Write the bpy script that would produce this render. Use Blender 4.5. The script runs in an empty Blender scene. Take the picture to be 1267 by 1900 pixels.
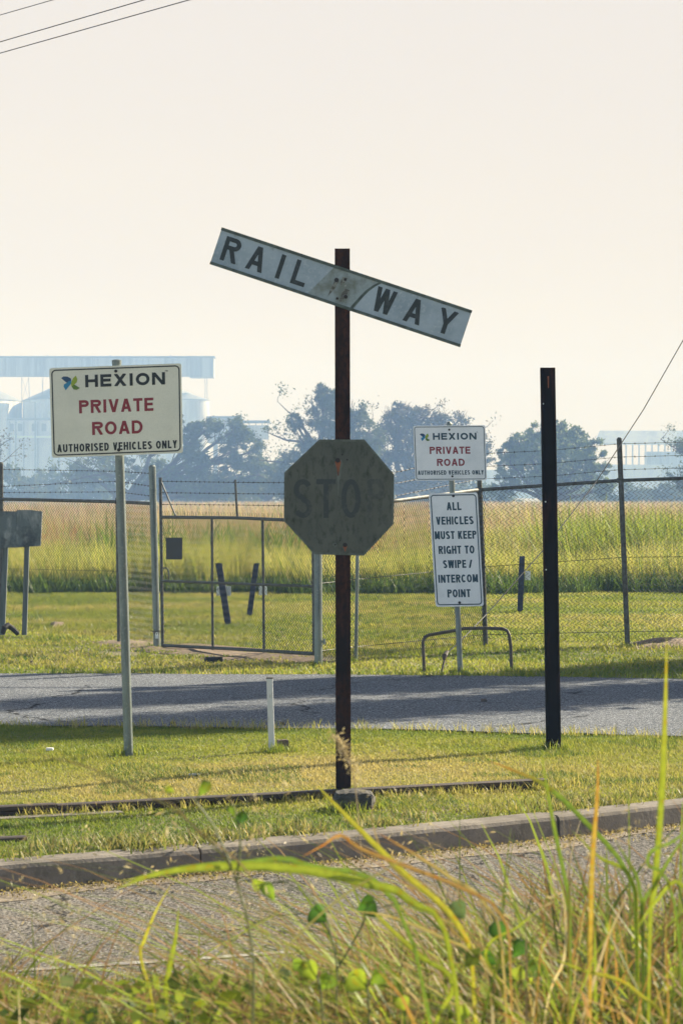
import bpy, math, random
import numpy as np
from mathutils import Vector, Matrix
R = math.radians
rng = np.random.default_rng(7)
random.seed(7)
scene = bpy.context.scene
COL = scene.collection

# ------------------------------------------------------------------ camera
W, H = 1267.0, 1900.0
F = 5000.0            # focal length in photo pixels
HZ = 925.0            # horizon row
EYE = 1.75
cam = bpy.data.cameras.new('camera')
camo = bpy.data.objects.new('camera', cam)
COL.objects.link(camo)
scene.camera = camo
cam.sensor_fit = 'VERTICAL'
cam.sensor_height = 36.0
cam.sensor_width = 24.0
cam.lens = F / H * 36.0
cam.shift_y = (HZ - H / 2) / H
cam.clip_start = 0.1
cam.clip_end = 6000
camo.location = (0, 0, EYE)
camo.rotation_euler = (R(90), 0, 0)
cam.dof.use_dof = True
cam.dof.focus_distance = 25.0
cam.dof.aperture_fstop = 11.0

# ------------------------------------------------------------------ light
SUN_EL = R(30)
SUN_AZ = R(51)          # from +Y towards +X
sd = Vector((math.sin(SUN_AZ) * math.cos(SUN_EL), math.cos(SUN_AZ) * math.cos(SUN_EL), math.sin(SUN_EL)))
sun = bpy.data.lights.new('sun', 'SUN')
sun.energy = 5.0
sun.angle = R(0.5)
sun.color = (1.0, 0.91, 0.74)
suno = bpy.data.objects.new('sun', sun)
suno.rotation_euler = sd.to_track_quat('Z', 'Y').to_euler()
COL.objects.link(suno)

world = bpy.data.worlds.new('World')
scene.world = world
world.use_nodes = True
wn, wl = world.node_tree.nodes, world.node_tree.links
wn.clear()
out = wn.new('ShaderNodeOutputWorld')
bg = wn.new('ShaderNodeBackground')
sky = wn.new('ShaderNodeTexSky')
sky.sky_type = 'NISHITA'
sky.sun_disc = False
sky.sun_elevation = SUN_EL
sky.sun_rotation = SUN_AZ
sky.dust_density = 3.0
sky.air_density = 1.0
bg.inputs[1].default_value = 0.042
tc = wn.new('ShaderNodeTexCoord')
sep = wn.new('ShaderNodeSeparateXYZ')
wl.new(tc.outputs['Generated'], sep.inputs[0])
mr = wn.new('ShaderNodeMapRange')                      # thin bright overcast veil low in the sky
mr.interpolation_type = 'SMOOTHSTEP'
mr.inputs[1].default_value = 0.2; mr.inputs[2].default_value = 0.40
mr.inputs[3].default_value = 1.0; mr.inputs[4].default_value = 0.0
wl.new(sep.outputs[2], mr.inputs[0])
veil = wn.new('ShaderNodeMixRGB')
mp = wn.new('ShaderNodeMapping'); mp.inputs['Scale'].default_value = (2.5, 2.5, 14)
wl.new(tc.outputs['Generated'], mp.inputs[0])
cn = wn.new('ShaderNodeTexNoise'); cn.inputs['Scale'].default_value = 1.6; cn.inputs['Detail'].default_value = 4
wl.new(mp.outputs[0], cn.inputs[0])
cr = wn.new('ShaderNodeValToRGB')
cr.color_ramp.elements[0].position = .38; cr.color_ramp.elements[1].position = .62
VE = 8.0
cr.color_ramp.elements[0].color = (1.0 * VE, .90 * VE, .775 * VE, 1)
cr.color_ramp.elements[1].color = (1.03 * VE, .925 * VE, .77 * VE, 1)
wl.new(cn.outputs[0], cr.inputs[0])
mr7 = wn.new('ShaderNodeMapRange'); mr7.inputs[1].default_value = .07; mr7.inputs[2].default_value = .18
wl.new(sep.outputs[2], mr7.inputs[0])
cool = wn.new('ShaderNodeMixRGB'); cool.inputs[2].default_value = (.97 * VE, .895 * VE, .83 * VE, 1)
wl.new(mr7.outputs[0], cool.inputs[0]); wl.new(cr.outputs[0], cool.inputs[1])
dt = wn.new('ShaderNodeVectorMath'); dt.operation = 'DOT_PRODUCT'       # the veil glows on the sun's side only
dt.inputs[1].default_value = (.8, .6, 0)
wl.new(tc.outputs['Generated'], dt.inputs[0])
mr2 = wn.new('ShaderNodeMapRange'); mr2.interpolation_type = 'SMOOTHSTEP'
mr2.inputs[1].default_value = -.15; mr2.inputs[2].default_value = .42
wl.new(dt.outputs['Value'], mr2.inputs[0])
mm = wn.new('ShaderNodeMath'); mm.operation = 'MULTIPLY'
wl.new(mr.outputs[0], mm.inputs[0]); wl.new(mr2.outputs[0], mm.inputs[1])
wl.new(mm.outputs[0], veil.inputs[0])
wl.new(sky.outputs[0], veil.inputs[1])
wl.new(cool.outputs[0], veil.inputs[2])
# added fill glow in the sky behind the camera, brightening the sign faces
mr3 = wn.new('ShaderNodeMapRange'); mr3.interpolation_type = 'SMOOTHSTEP'
mr3.inputs[1].default_value = -.25; mr3.inputs[2].default_value = -.7
wl.new(dt.outputs['Value'], mr3.inputs[0])
mr4 = wn.new('ShaderNodeMapRange'); mr4.interpolation_type = 'SMOOTHSTEP'
mr4.inputs[1].default_value = 0.62; mr4.inputs[2].default_value = 0.30
wl.new(sep.outputs[2], mr4.inputs[0])
m5 = wn.new('ShaderNodeMath'); m5.operation = 'MULTIPLY'
wl.new(mr3.outputs[0], m5.inputs[0]); wl.new(mr4.outputs[0], m5.inputs[1])
back_fill = wn.new('ShaderNodeMixRGB'); back_fill.inputs[2].default_value = (.74 * 12, .88 * 12, 1.0 * 12, 1)
wl.new(m5.outputs[0], back_fill.inputs[0]); wl.new(veil.outputs[0], back_fill.inputs[1])
wl.new(back_fill.outputs[0], bg.inputs[0])
wl.new(bg.outputs[0], out.inputs[0])

scene.view_settings.view_transform = 'Standard'
scene.view_settings.look = 'None'
scene.view_settings.gamma = 1
scene.view_settings.exposure = 1.40
cy = scene.cycles
cy.max_bounces = 6; cy.diffuse_bounces = 2; cy.glossy_bounces = 2; cy.transmission_bounces = 3
cy.volume_bounces = 1
cy.use_denoising = True; cy.denoiser = 'OPENIMAGEDENOISE'; cy.denoising_input_passes = 'RGB_ALBEDO_NORMAL'; cy.denoising_prefilter = 'ACCURATE'; cy.use_adaptive_sampling = False
cy.sample_clamp_indirect = 4

# ------------------------------------------------------------------ helpers
def at(px, py, Y):
    """the point at distance Y seen at photo pixel (px, py)"""
    return Vector(((px - W / 2) / F * Y, Y, EYE - (py - HZ) / F * Y))

def gY(py, z=0.0):
    return (EYE - z) * F / (py - HZ)

def gat(px, py, z=0.0):
    Y = gY(py, z)
    return Vector(((px - W / 2) / F * Y, Y, z))

class MB:
    def __init__(s):
        s.v = []; s.f = []; s.m = []
    def add(s, vs, fs, mi=0):
        o = len(s.v)
        s.v += [tuple(v) for v in vs]
        s.f += [tuple(i + o for i in f) for f in fs]
        s.m += [mi] * len(fs)
    def box(s, c, d, M=None, mi=0):
        x, y, z = d[0] / 2, d[1] / 2, d[2] / 2
        vs = [Vector((sx * x, sy * y, sz * z)) for sx in (-1, 1) for sy in (-1, 1) for sz in (-1, 1)]
        if M is not None: vs = [M @ v for v in vs]
        vs = [v + Vector(c) for v in vs]
        s.add(vs, [(0, 1, 3, 2), (4, 6, 7, 5), (0, 4, 5, 1), (2, 3, 7, 6), (0, 2, 6, 4), (1, 5, 7, 3)], mi)
    def tube(s, pts, r, n=8, cap=True, mi=0):
        pts = [Vector(p) for p in pts]
        rs = r if isinstance(r, (list, tuple)) else [r] * len(pts)
        vs = []; fs = []
        up = None
        for i, p in enumerate(pts):
            t = (pts[min(i + 1, len(pts) - 1)] - pts[max(i - 1, 0)])
            if t.length < 1e-9: t = Vector((0, 0, 1))
            t.normalize()
            if up is None:
                up = t.orthogonal().normalized()
            else:
                up = (up - t * up.dot(t))
                up = up.normalized() if up.length > 1e-6 else t.orthogonal().normalized()
            b = t.cross(up)
            for k in range(n):
                a = 2 * math.pi * (k + .5) / n
                vs.append(p + (up * math.cos(a) + b * math.sin(a)) * rs[i])
        for i in range(len(pts) - 1):
            for k in range(n):
                k2 = (k + 1) % n
                fs.append((i * n + k, i * n + k2, (i + 1) * n + k2, (i + 1) * n + k))
        if cap:
            fs.append(tuple(range(n - 1, -1, -1)))
            fs.append(tuple((len(pts) - 1) * n + k for k in range(n)))
        s.add(vs, fs, mi)
    def prism(s, poly, f0, f1, mi=0):
        """poly 2d points -> solid between mappings f0(front) and f1(back)"""
        n = len(poly)
        vs = [f0(*p) for p in poly] + [f1(*p) for p in poly]
        fs = [tuple(range(n)), tuple(range(2 * n - 1, n - 1, -1))]
        fs += [(i, i + n, (i + 1) % n + n, (i + 1) % n) for i in range(n)]
        s.add(vs, fs, mi)
    def poly(s, vs, mi=0):
        s.add(vs, [tuple(range(len(vs)))], mi)
    def build(s, name, mats, parent=None, off=None, smooth=False):
        me = bpy.data.meshes.new(name)
        o3 = off if off is not None else (parent.location if parent is not None else Vector((0, 0, 0)))
        o3 = Vector(o3)
        p = parent
        me.from_pydata([(v[0] - o3[0], v[1] - o3[1], v[2] - o3[2]) for v in s.v], [], s.f)
        for m in (mats if isinstance(mats, (list, tuple)) else [mats]): me.materials.append(m)
        if len(me.materials) > 1: me.polygons.foreach_set('material_index', s.m)
        if smooth: me.polygons.foreach_set('use_smooth', [True] * len(s.f))
        me.update()
        ob = bpy.data.objects.new(name, me)
        COL.objects.link(ob)
        if parent is not None: ob.parent = parent
        elif off is not None: ob.location = o3
        return ob

def sub(mb, name, mats, part, base, smooth=False):
    """a sub-part: its geometry is in world coordinates, its thing stands at base"""
    ob = mb.build(name, mats, None, Vector((0, 0, 0)), smooth)
    for v in ob.data.vertices: v.co -= base
    ob.location = (0, 0, 0)
    ob.parent = part
    return ob

def tag(o, label, cat=None, group=None, kind=None):
    if label: o['label'] = label
    if cat: o['category'] = cat
    if group: o['group'] = group
    if kind: o['kind'] = kind
    return o

def thing(name, loc, label, cat, group=None):
    e = bpy.data.objects.new(name, None)
    e.empty_display_size = .2
    e.location = Vector(loc)
    COL.objects.link(e)
    return tag(e, label, cat, group)

def struct(o):
    o['kind'] = 'structure'
    return o

# ------------------------------------------------------------------ materials
def mat(name, base, rough=.7, noise=None, metal=0.0, bump=None, spec=.5, coords='Object'):
    """base: colour; noise: list of (scale, detail, colour2, lo, hi, stretch)"""
    m = bpy.data.materials.new(name); m.use_nodes = True
    n, l = m.node_tree.nodes, m.node_tree.links
    b = n['Principled BSDF']
    b.inputs['Roughness'].default_value = rough
    b.inputs['Metallic'].default_value = metal
    b.inputs['Specular IOR Level'].default_value = spec
    b.inputs['Base Color'].default_value = (*base, 1)
    t = n.new('ShaderNodeTexCoord')
    if coords == 'World':
        g = n.new('ShaderNodeNewGeometry'); src = g.outputs['Position']
    else:
        src = t.outputs[coords]
    prev = None
    for k, (sc, det, c2, lo, hi, st) in enumerate(noise or []):
        mpn = n.new('ShaderNodeMapping'); mpn.inputs['Scale'].default_value = st
        mpn.inputs['Location'].default_value = (k * 3.7, k * 1.3, k * 7.1)
        l.new(src, mpn.inputs[0])
        nn = n.new('ShaderNodeTexNoise'); nn.inputs['Scale'].default_value = sc; nn.inputs['Detail'].default_value = det
        nn.inputs['Roughness'].default_value = .65
        l.new(mpn.outputs[0], nn.inputs[0])
        r = n.new('ShaderNodeMapRange'); r.inputs[1].default_value = lo; r.inputs[2].default_value = hi
        l.new(nn.outputs[0], r.inputs[0])
        mx = n.new('ShaderNodeMixRGB')
        l.new(r.outputs[0], mx.inputs[0])
        if prev: l.new(prev, mx.inputs[1])
        else: mx.inputs[1].default_value = (*base, 1)
        mx.inputs[2].default_value = (*c2, 1)
        prev = mx.outputs[0]
    if prev: l.new(prev, b.inputs['Base Color'])
    if bump:
        bn = n.new('ShaderNodeTexNoise'); bn.inputs['Scale'].default_value = bump[0]; bn.inputs['Detail'].default_value = 4
        l.new(src, bn.inputs[0])
        bb = n.new('ShaderNodeBump'); bb.inputs['Strength'].default_value = bump[1]; bb.inputs['Distance'].default_value = bump[2]
        l.new(bn.outputs[0], bb.inputs['Height']); l.new(bb.outputs[0], b.inputs['Normal'])
    return m

def leafmat(name, transl=.45, rough=.6, tint=(1, 1, 1), mottle=0):
    """colour comes from the 'col' attribute: each leaf or blade has its own colour"""
    m = bpy.data.materials.new(name); m.use_nodes = True
    n, l = m.node_tree.nodes, m.node_tree.links
    n.clear()
    o = n.new('ShaderNodeOutputMaterial')
    a = n.new('ShaderNodeAttribute'); a.attribute_name = 'col'
    d = n.new('ShaderNodeBsdfDiffuse'); t = n.new('ShaderNodeBsdfTranslucent'); g = n.new('ShaderNodeBsdfGlossy')
    g.inputs['Roughness'].default_value = .45
    g.inputs['Color'].default_value = (.9, .9, .9, 1)
    mu = n.new('ShaderNodeMixRGB'); mu.blend_type = 'MULTIPLY'; mu.inputs[0].default_value = 1; mu.inputs[2].default_value = (*tint, 1)
    if mottle:
        tcx = n.new('ShaderNodeTexCoord'); nz = n.new('ShaderNodeTexNoise'); nz.inputs['Scale'].default_value = mottle; nz.inputs['Detail'].default_value = 4
        l.new(tcx.outputs['Object'], nz.inputs[0])
        rp = n.new('ShaderNodeValToRGB'); e_ = rp.color_ramp.elements
        e_[0].position = .34; e_[0].color = (1.0, .72, .45, 1); e_[1].position = .44; e_[1].color = (.85, .85, .8, 1)
        e3 = e_.new(.7); e3.color = (1.15, 1.1, 1.0, 1)
        l.new(nz.outputs[0], rp.inputs[0])
        m2 = n.new('ShaderNodeMixRGB'); m2.blend_type = 'MULTIPLY'; m2.inputs[0].default_value = 1
        l.new(a.outputs['Color'], m2.inputs[1]); l.new(rp.outputs[0], m2.inputs[2]); l.new(m2.outputs[0], mu.inputs[1])
    else:
        l.new(a.outputs['Color'], mu.inputs[1])
    l.new(mu.outputs[0], d.inputs[0])
    tm = n.new('ShaderNodeMixRGB'); tm.blend_type = 'MULTIPLY'; tm.inputs[0].default_value = 1; tm.inputs[2].default_value = (1.2, 1.16, .9, 1)
    l.new(mu.outputs[0], tm.inputs[1]); l.new(tm.outputs[0], t.inputs[0])
    s1 = n.new('ShaderNodeMixShader'); s1.inputs[0].default_value = transl
    l.new(d.outputs[0], s1.inputs[1]); l.new(t.outputs[0], s1.inputs[2])
    s2 = n.new('ShaderNodeMixShader'); s2.inputs[0].default_value = .02
    l.new(s1.outputs[0], s2.inputs[1]); l.new(g.outputs[0], s2.inputs[2])
    l.new(s2.outputs[0], o.inputs[0])
    return m

M = {}
M['grass'] = leafmat('grass', .5)
M['leaf'] = leafmat('leaf', .45, mottle=60)
M['treeleaf'] = leafmat('tree_leaf', .3)
M['galv'] = mat('galvanised_steel', (.20, .24, .23), .5, [(9, 4, (.12, .15, .15), .4, .65, (1, 1, .3)), (60, 3, (.30, .32, .30), .55, .75, (1, 1, 1))], metal=.35)
M['galvdark'] = mat('dull_galvanised_pipe', (.10, .115, .11), .6, [(25, 4, (.055, .05, .045), .42, .62, (1, 1, 1))], metal=.3)
M['wire'] = mat('chain_link_wire', (.035, .04, .04), .6, [(14, 3, (.03, .025, .02), .4, .6, (1, 1, 1))], metal=.3)
M['hoop'] = mat('old_pipe', (.10, .085, .07), .6, [(30, 4, (.05, .05, .05), .4, .65, (1, 1, 1))], metal=.3)
M['rust'] = mat('rusted_steel', (.022, .015, .012), .85, spec=.1, noise= [(7, 5, (.10, .038, .022), .42, .72, (1, 1, .25)), (50, 4, (.016, .014, .014), .45, .7, (1, 1, .6))], bump=(80, .3, .003))
M['rust2'] = mat('dark_oxidised_steel', (.012, .011, .010), .85, spec=.1, noise= [(9, 5, (.075, .03, .018), .52, .78, (1, 1, .15))], bump=(80, .3, .003))
M['rail'] = mat('rail_steel', (.05, .038, .032), .6, [(12, 5, (.11, .06, .04), .5, .75, (1, 1, 1))], bump=(60, .3, .002))
M['hexface'] = mat('sign_face_beige', (.79, .79, .69), .5, [(3, 4, (.70, .71, .62), .42, .7, (1, 1, 1)), (260, 2, (.58, .59, .52), .5, .75, (1, 1, 1))])
M['hexface2'] = mat('sign_face_white', (.86, .88, .88), .5, [(4, 4, (.74, .77, .78), .45, .7, (1, 1, 1))])
M['sheet'] = mat('sign_sheet_aluminium', (.38, .40, .38), .5, [(20, 4, (.28, .30, .29), .45, .65, (1, 1, 1))], metal=.3)
M['ink'] = mat('black_lettering', (.012, .018, .018), .5)
M['inkblue'] = mat('navy_lettering', (.02, .06, .085), .5)
M['red'] = mat('red_lettering', (.25, .02, .03), .5)
M['lnavy'] = mat('logo_navy', (.02, .07, .16), .5)
M['lblue'] = mat('logo_blue', (.02, .22, .42), .5)
M['llime'] = mat('logo_lime', (.30, .40, .03), .5)
M['lgreen'] = mat('logo_green', (.10, .20, .02), .5)
M['cbface'] = mat('crossbuck_white', (.36, .45, .53), .6, [(5, 5, (.25, .33, .40), .42, .68, (1, 1, 1)), (45, 5, (.46, .53, .58), .54, .72, (1, 1, 1)), (16, 5, (.15, .19, .19), .62, .8, (1, 1, 1))])
M['cbmid'] = mat('crossbuck_bare_metal', (.29, .36, .39), .6, [(9, 5, (.16, .19, .17), .42, .62, (1, 1, 1)), (40, 4, (.38, .40, .37), .6, .75, (1, 1, 1))])
M['cbrim'] = mat('crossbuck_rim', (.09, .125, .11), .6, [(20, 4, (.05, .07, .06), .4, .6, (1, 1, 1))])
M['cbink'] = mat('crossbuck_lettering', (.022, .032, .034), .6, [(40, 5, (.06, .075, .08), .5, .8, (1, 1, 1))])
M['stop'] = mat('stop_face', (.096, .106, .09), .8, spec=.2, noise=[(4, 5, (.125, .136, .116), .42, .66, (1, 1, .8)), (30, 5, (.036, .042, .03), .5, .75, (1, 1, .5)), (120, 3, (.15, .16, .13), .66, .8, (1, 1, 1))])
M['stopedge'] = mat('stop_edge', (.18, .20, .18), .5, metal=.3)
M['drip'] = mat('rust_stain', (.26, .09, .04), .8, [(40, 4, (.12, .05, .03), .4, .6, (1, 1, .4))])
M['streak'] = mat('pale_streak', (.15, .17, .155), .8, [(60, 4, (.11, .13, .11), .4, .6, (1, 1, .3))])
M['bolt_or_hole'] = mat('dark_bolt', (.02, .016, .014), .6)
M['concrete'] = mat('kerb_concrete', (.25, .225, .195), .9, spec=.1, noise=[(3, 5, (.16, .145, .125), .4, .65, (1, 1, 1)), (45, 4, (.17, .155, .14), .5, .72, (1, 1, 1)), (9, 5, (.13, .12, .10), .56, .7, (1, 1, 1))], bump=(70, .5, .006))
M['lump'] = mat('stained_concrete', (.075, .07, .06), .9, [(12, 5, (.05, .05, .045), .4, .6, (1, 1, 1)), (40, 5, (.17, .155, .13), .6, .8, (1, 1, 1))], bump=(30, .8, .012))
M['paint'] = mat('white_post_paint', (.62, .65, .68), .6, [(22, 5, (.22, .21, .18), .55, .72, (1, 1, .4))])
M['brick'] = mat('block', (.13, .10, .08), .9, [(30, 5, (.07, .06, .05), .4, .65, (1, 1, 1))], bump=(50, .6, .006))
M['wood'] = mat('weathered_board', (.13, .16, .165), .85, [(10, 6, (.30, .33, .33), .46, .66, (1, 1, .35)), (5, 4, (.05, .06, .065), .5, .7, (1, 1, 1))], bump=(40, .5, .006))
M['timber'] = mat('grey_timber', (.13, .16, .165), .8, [(30, 5, (.08, .10, .10), .4, .65, (1, 1, .1))])
M['navy'] = mat('navy_post', (.012, .025, .06), .7, [(20, 4, (.03, .05, .10), .5, .7, (1, 1, .3))])
M['plate'] = mat('white_plate', (.70, .78, .82), .5)
M['black'] = mat('black_plate', (.012, .014, .018), .6)
M['tyre'] = mat('old_rubber', (.02, .02, .02), .8)
M['cable'] = mat('black_cable', (.02, .025, .03), .6)
M['bark'] = mat('bark', (.09, .07, .055), .9, [(14, 5, (.05, .04, .035), .4, .65, (1, 1, .3))])
M['cladding'] = mat('steel_cladding', (.40, .42, .46), .6, [(.35, 4, (.20, .22, .27), .42, .62, (1, 1, .02)), (2.5, 3, (.50, .52, .54), .55, .7, (1, 1, .05))])
M['silo'] = mat('silo_wall', (.60, .62, .64), .7, [(.12, 5, (.34, .37, .42), .45, .6, (1, 1, .2)), (.8, 4, (.45, .47, .5), .5, .7, (1, 1, .06))])
M['siloroof'] = mat('silo_roof', (.16, .19, .23), .7, [(.4, 3, (.12, .15, .19), .45, .65, (1, 1, 1))])
M['lattice'] = mat('lattice_steel', (.16, .17, .18), .6)
M['paper'] = mat('paper', (.75, .75, .72), .8)
M['dirt'] = mat('bare_dirt', (.20, .145, .095), .95, [(5, 5, (.12, .09, .06), .4, .6, (1, 1, 1)), (30, 5, (.30, .23, .16), .5, .7, (1, 1, 1))], bump=(14, .9, .03), coords='World')

def ground_mat():
    m = mat('ground_soil', (.16, .15, .06), .95, [(.35, 5, (.20, .17, .085), .4, .62, (1, 1, 1)), (3.5, 6, (.085, .09, .035), .45, .7, (1, 1, 1)), (25, 5, (.24, .21, .11), .5, .75, (1, 1, 1))], bump=(22, .6, .02), coords='World')
    return m
M['ground'] = ground_mat()

def asphalt(name, base, dark, light, patch):
    m = mat(name, base, .9, spec=.03, noise=[(1.1, 5, patch, .42, .68, (1, .6, 1)), (38, 3, dark, .47, .60, (1, 1, 1)), (75, 2, light, .56, .68, (1, 1, 1))], bump=(60, .9, .012), coords='World')
    return m
def cracks(m, sc, w, mask):
    n, l = m.node_tree.nodes, m.node_tree.links; b = n['Principled BSDF']
    src = b.inputs['Base Color'].links[0].from_socket
    g = n.new('ShaderNodeNewGeometry'); wv = n.new('ShaderNodeTexNoise'); wv.inputs['Scale'].default_value = 3.0; wv.inputs['Detail'].default_value = 5
    l.new(g.outputs['Position'], wv.inputs[0])
    ad = n.new('ShaderNodeVectorMath'); ad.operation = 'MULTIPLY_ADD'; ad.inputs[1].default_value = (.5, .5, .5)
    l.new(wv.outputs['Color'], ad.inputs[0]); l.new(g.outputs['Position'], ad.inputs[2])
    vo = n.new('ShaderNodeTexVoronoi'); vo.feature = 'DISTANCE_TO_EDGE'; vo.inputs['Scale'].default_value = sc
    l.new(ad.outputs[0], vo.inputs[0])
    r1 = n.new('ShaderNodeMapRange'); r1.inputs[1].default_value = w; r1.inputs[2].default_value = w * .3; l.new(vo.outputs[0], r1.inputs[0])
    mk = n.new('ShaderNodeTexNoise'); mk.inputs['Scale'].default_value = .55; l.new(g.outputs['Position'], mk.inputs[0])
    r2_ = n.new('ShaderNodeMapRange'); r2_.inputs[1].default_value = mask; r2_.inputs[2].default_value = mask + .08; l.new(mk.outputs[0], r2_.inputs[0])
    mu = n.new('ShaderNodeMath'); mu.operation = 'MULTIPLY'; l.new(r1.outputs[0], mu.inputs[0]); l.new(r2_.outputs[0], mu.inputs[1])
    mx = n.new('ShaderNodeMixRGB'); mx.inputs[2].default_value = (.03, .03, .03, 1); l.new(mu.outputs[0], mx.inputs[0]); l.new(src, mx.inputs[1]); l.new(mx.outputs[0], b.inputs['Base Color'])
    return m
M['street'] = asphalt('street_asphalt', (.15, .142, .13), (.035, .033, .03), (.42, .40, .37), (.20, .185, .165))
M['access'] = asphalt('access_asphalt', (.145, .16, .18), (.04, .045, .052), (.53, .55, .58), (.19, .203, .222))
cracks(M['street'], .9, .012, .47); cracks(M['access'], .45, .012, .48)
M['line'] = mat('worn_line_paint', (.36, .35, .32), .9, [(18, 5, (.17, .16, .15), .42, .56, (1, 1, 1))], coords='World')

# ------------------------------------------------------------------ ground, street, kerb
_kx = np.linspace(-60, 60, 2401)
_kd = np.where(_kx > 2.6, .1 + .83 * np.exp(-(_kx - 2.6) / 2.5), np.where(_kx < -3, .05 + .43 * np.exp((_kx + 3) / 4), .72 + .08 * _kx))
_ky = np.cumsum(_kd) * .05; _ky = _ky - np.interp(0, _kx, _ky) + 13.95
def kerbY(x): return float(np.interp(x, _kx, _ky))
def vergeY(x): return 10.1 + 2.6 * math.tanh(.15 * x)
def vnoise(x, y, s, seed=0):
    x = np.asarray(x) / s; y = np.asarray(y) / s
    xi = np.floor(x).astype(np.int64); yi = np.floor(y).astype(np.int64)
    fx = x - xi; fy = y - yi
    fx = fx * fx * (3 - 2 * fx); fy = fy * fy * (3 - 2 * fy)
    def h(a, b):
        n = (a * 374761393 + b * 668265263 + seed * 974711) & 0xffffffff
        n = ((n ^ (n >> 13)) * 1274126177) & 0xffffffff
        return ((n ^ (n >> 16)) & 0xffff) / 65535.0
    return (h(xi, yi) * (1 - fx) + h(xi + 1, yi) * fx) * (1 - fy) + (h(xi, yi + 1) * (1 - fx) + h(xi + 1, yi + 1) * fx) * fy

STREET = -0.13
def lawnz(x, y):
    return 0.018 * (vnoise(x, y, 1.3, 3) - .5)

mb = MB()
xs = [-3000, -600, -120, -30] + list(np.linspace(-14, 14, 113)) + [30, 120, 600, 3000]
rows = []
rows.append(lambda x: (-200, -.06)); rows.append(lambda x: (0, -.06))
rows.append(lambda x: (vergeY(x) - 1.0, -.06)); rows.append(lambda x: (vergeY(x) - .12, -.08)); rows.append(lambda x: (vergeY(x), STREET - .004))
rows.append(lambda x: (kerbY(x) - 1.6, STREET - .004))
rows.append(lambda x: (kerbY(x) + .02, STREET - .006)); rows.append(lambda x: (kerbY(x) + .06, -.015))
for k in range(1, 24): rows.append(lambda x, k=k: (kerbY(x) + .06 + (21 - kerbY(x) - .06) * k / 23, float(lawnz(x, kerbY(x) + .06 + (21 - kerbY(x) - .06) * k / 23)) * min(1, k / 4) - .014))
for k in range(1, 8): rows.append(lambda x, k=k: (21 + 9 * k / 7., -.01))
for yy in (33, 40, 50, 70, 100, 200, 400, 900, 2000, 5000): rows.append(lambda x, yy=yy: (yy, -.01))
vs = []
for r in rows:
    for x in xs:
        y, z = r(x); vs.append((x, y, z))
nx = len(xs)
fs = [(j * nx + i, j * nx + i + 1, (j + 1) * nx + i + 1, (j + 1) * nx + i) for j in range(len(rows) - 1) for i in range(nx - 1)]
mb.add(vs, fs)
struct(mb.build('ground', M['ground']))

def strip(name, fa, fb, z, m, x0=-40, x1=40, n=80, rows_=1, jag=0):
    mb = MB(); vs = []
    for i in range(n + 1):
        x = x0 + (x1 - x0) * i / n
        a = fa(x); b = fb(x)
        if jag:
            a += (vnoise(x, 0, .35, 5) - .5) * jag; b += (vnoise(x, 9, .35, 6) - .5) * jag
        for k in range(rows_ + 1):
            vs.append((x, a + (b - a) * k / rows_, z))
    c = rows_ + 1
    fs = [(i * c + k, (i + 1) * c + k, (i + 1) * c + k + 1, i * c + k + 1) for i in range(n) for k in range(rows_)]
    mb.add(vs, fs)
    return struct(mb.build(name, m))
strip('street', lambda x: vergeY(x) - .05, lambda x: kerbY(x) + .01, STREET, M['street'], n=160)
strip('road_marking', lambda x: 11.20 + .40 * x, lambda x: 11.27 + .40 * x, STREET + .004, M['line'], x0=-4, x1=6, n=60, jag=.03)
accF = lambda x: 26.72 - .12 * x - .02 * x * x * (abs(x) < 6) if abs(x) < 6 else 26.72 - .12 * x - .72
accN = lambda x: 20.42 - .20 * x - .03 * x * x * (abs(x) < 5) if abs(x) < 5 else 20.42 - .2 * x - .75
strip('access_road', accN, accF, .006, M['access'], x0=-60, x1=60, n=480, jag=.18)

# kerb, in cast lengths
def kerb_n(x):
    d = float(np.interp(x, _kx, _kd))
    t = Vector((1, d, 0)).normalized()
    return t, Vector((-t.y, t.x, 0))
mb = MB()
kx = []
x = -14.0
while x < 14:
    kx.append(x); x += 1.9
for ki in range(len(kx) - 1):
    a, b = kx[ki] + .007, kx[ki + 1] - .007
    n = 16; vs = []
    dz = float(rng.normal(0, .003)); dy = float(rng.normal(0, .004))
    prof = [(0, STREET - .02), (.004, -.028), (.012, -.010), (.03, 0), (.15, .004), (.155, -.06)]
    for i in range(n + 1):
        x = a + (b - a) * i / n
        t, nn = kerb_n(x)
        for (d, z) in prof:
            j = float(vnoise(x * 1.0, z * 3 + ki, .12, 11) - .5) * .004
            jj = float(vnoise(x * 1.0, d * 9 + ki, .08, 12) - .5) * .005
            p = Vector((x, kerbY(x), 0)) + nn * (d + dy + j)
            vs.append((p.x, p.y, z + dz + jj + .003))
    c = len(prof)
    fs = [(i * c + k, (i + 1) * c + k, (i + 1) * c + k + 1, i * c + k + 1) for i in range(n) for k in range(c - 1)]
    fs += [tuple(range(c)), tuple(n * c + k for k in range(c - 1, -1, -1))]
    mb.add(vs, fs)
struct(mb.build('kerb', M['concrete'], smooth=False))

strip('gutter_dirt', lambda x: kerbY(x) - .30 - .10 * math.sin(x * 2.3) - .05 * math.sin(x * 7.1), lambda x: kerbY(x) + .005, STREET + .003, mat('gutter_soil', (.22, .18, .13), .95, [(16, 5, (.10, .08, .06), .42, .62, (1, 1, 1)), (60, 3, (.34, .30, .24), .52, .7, (1, 1, 1))], bump=(50, .8, .01), coords='World'), x0=-12, x1=12, n=500, jag=.12)

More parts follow.
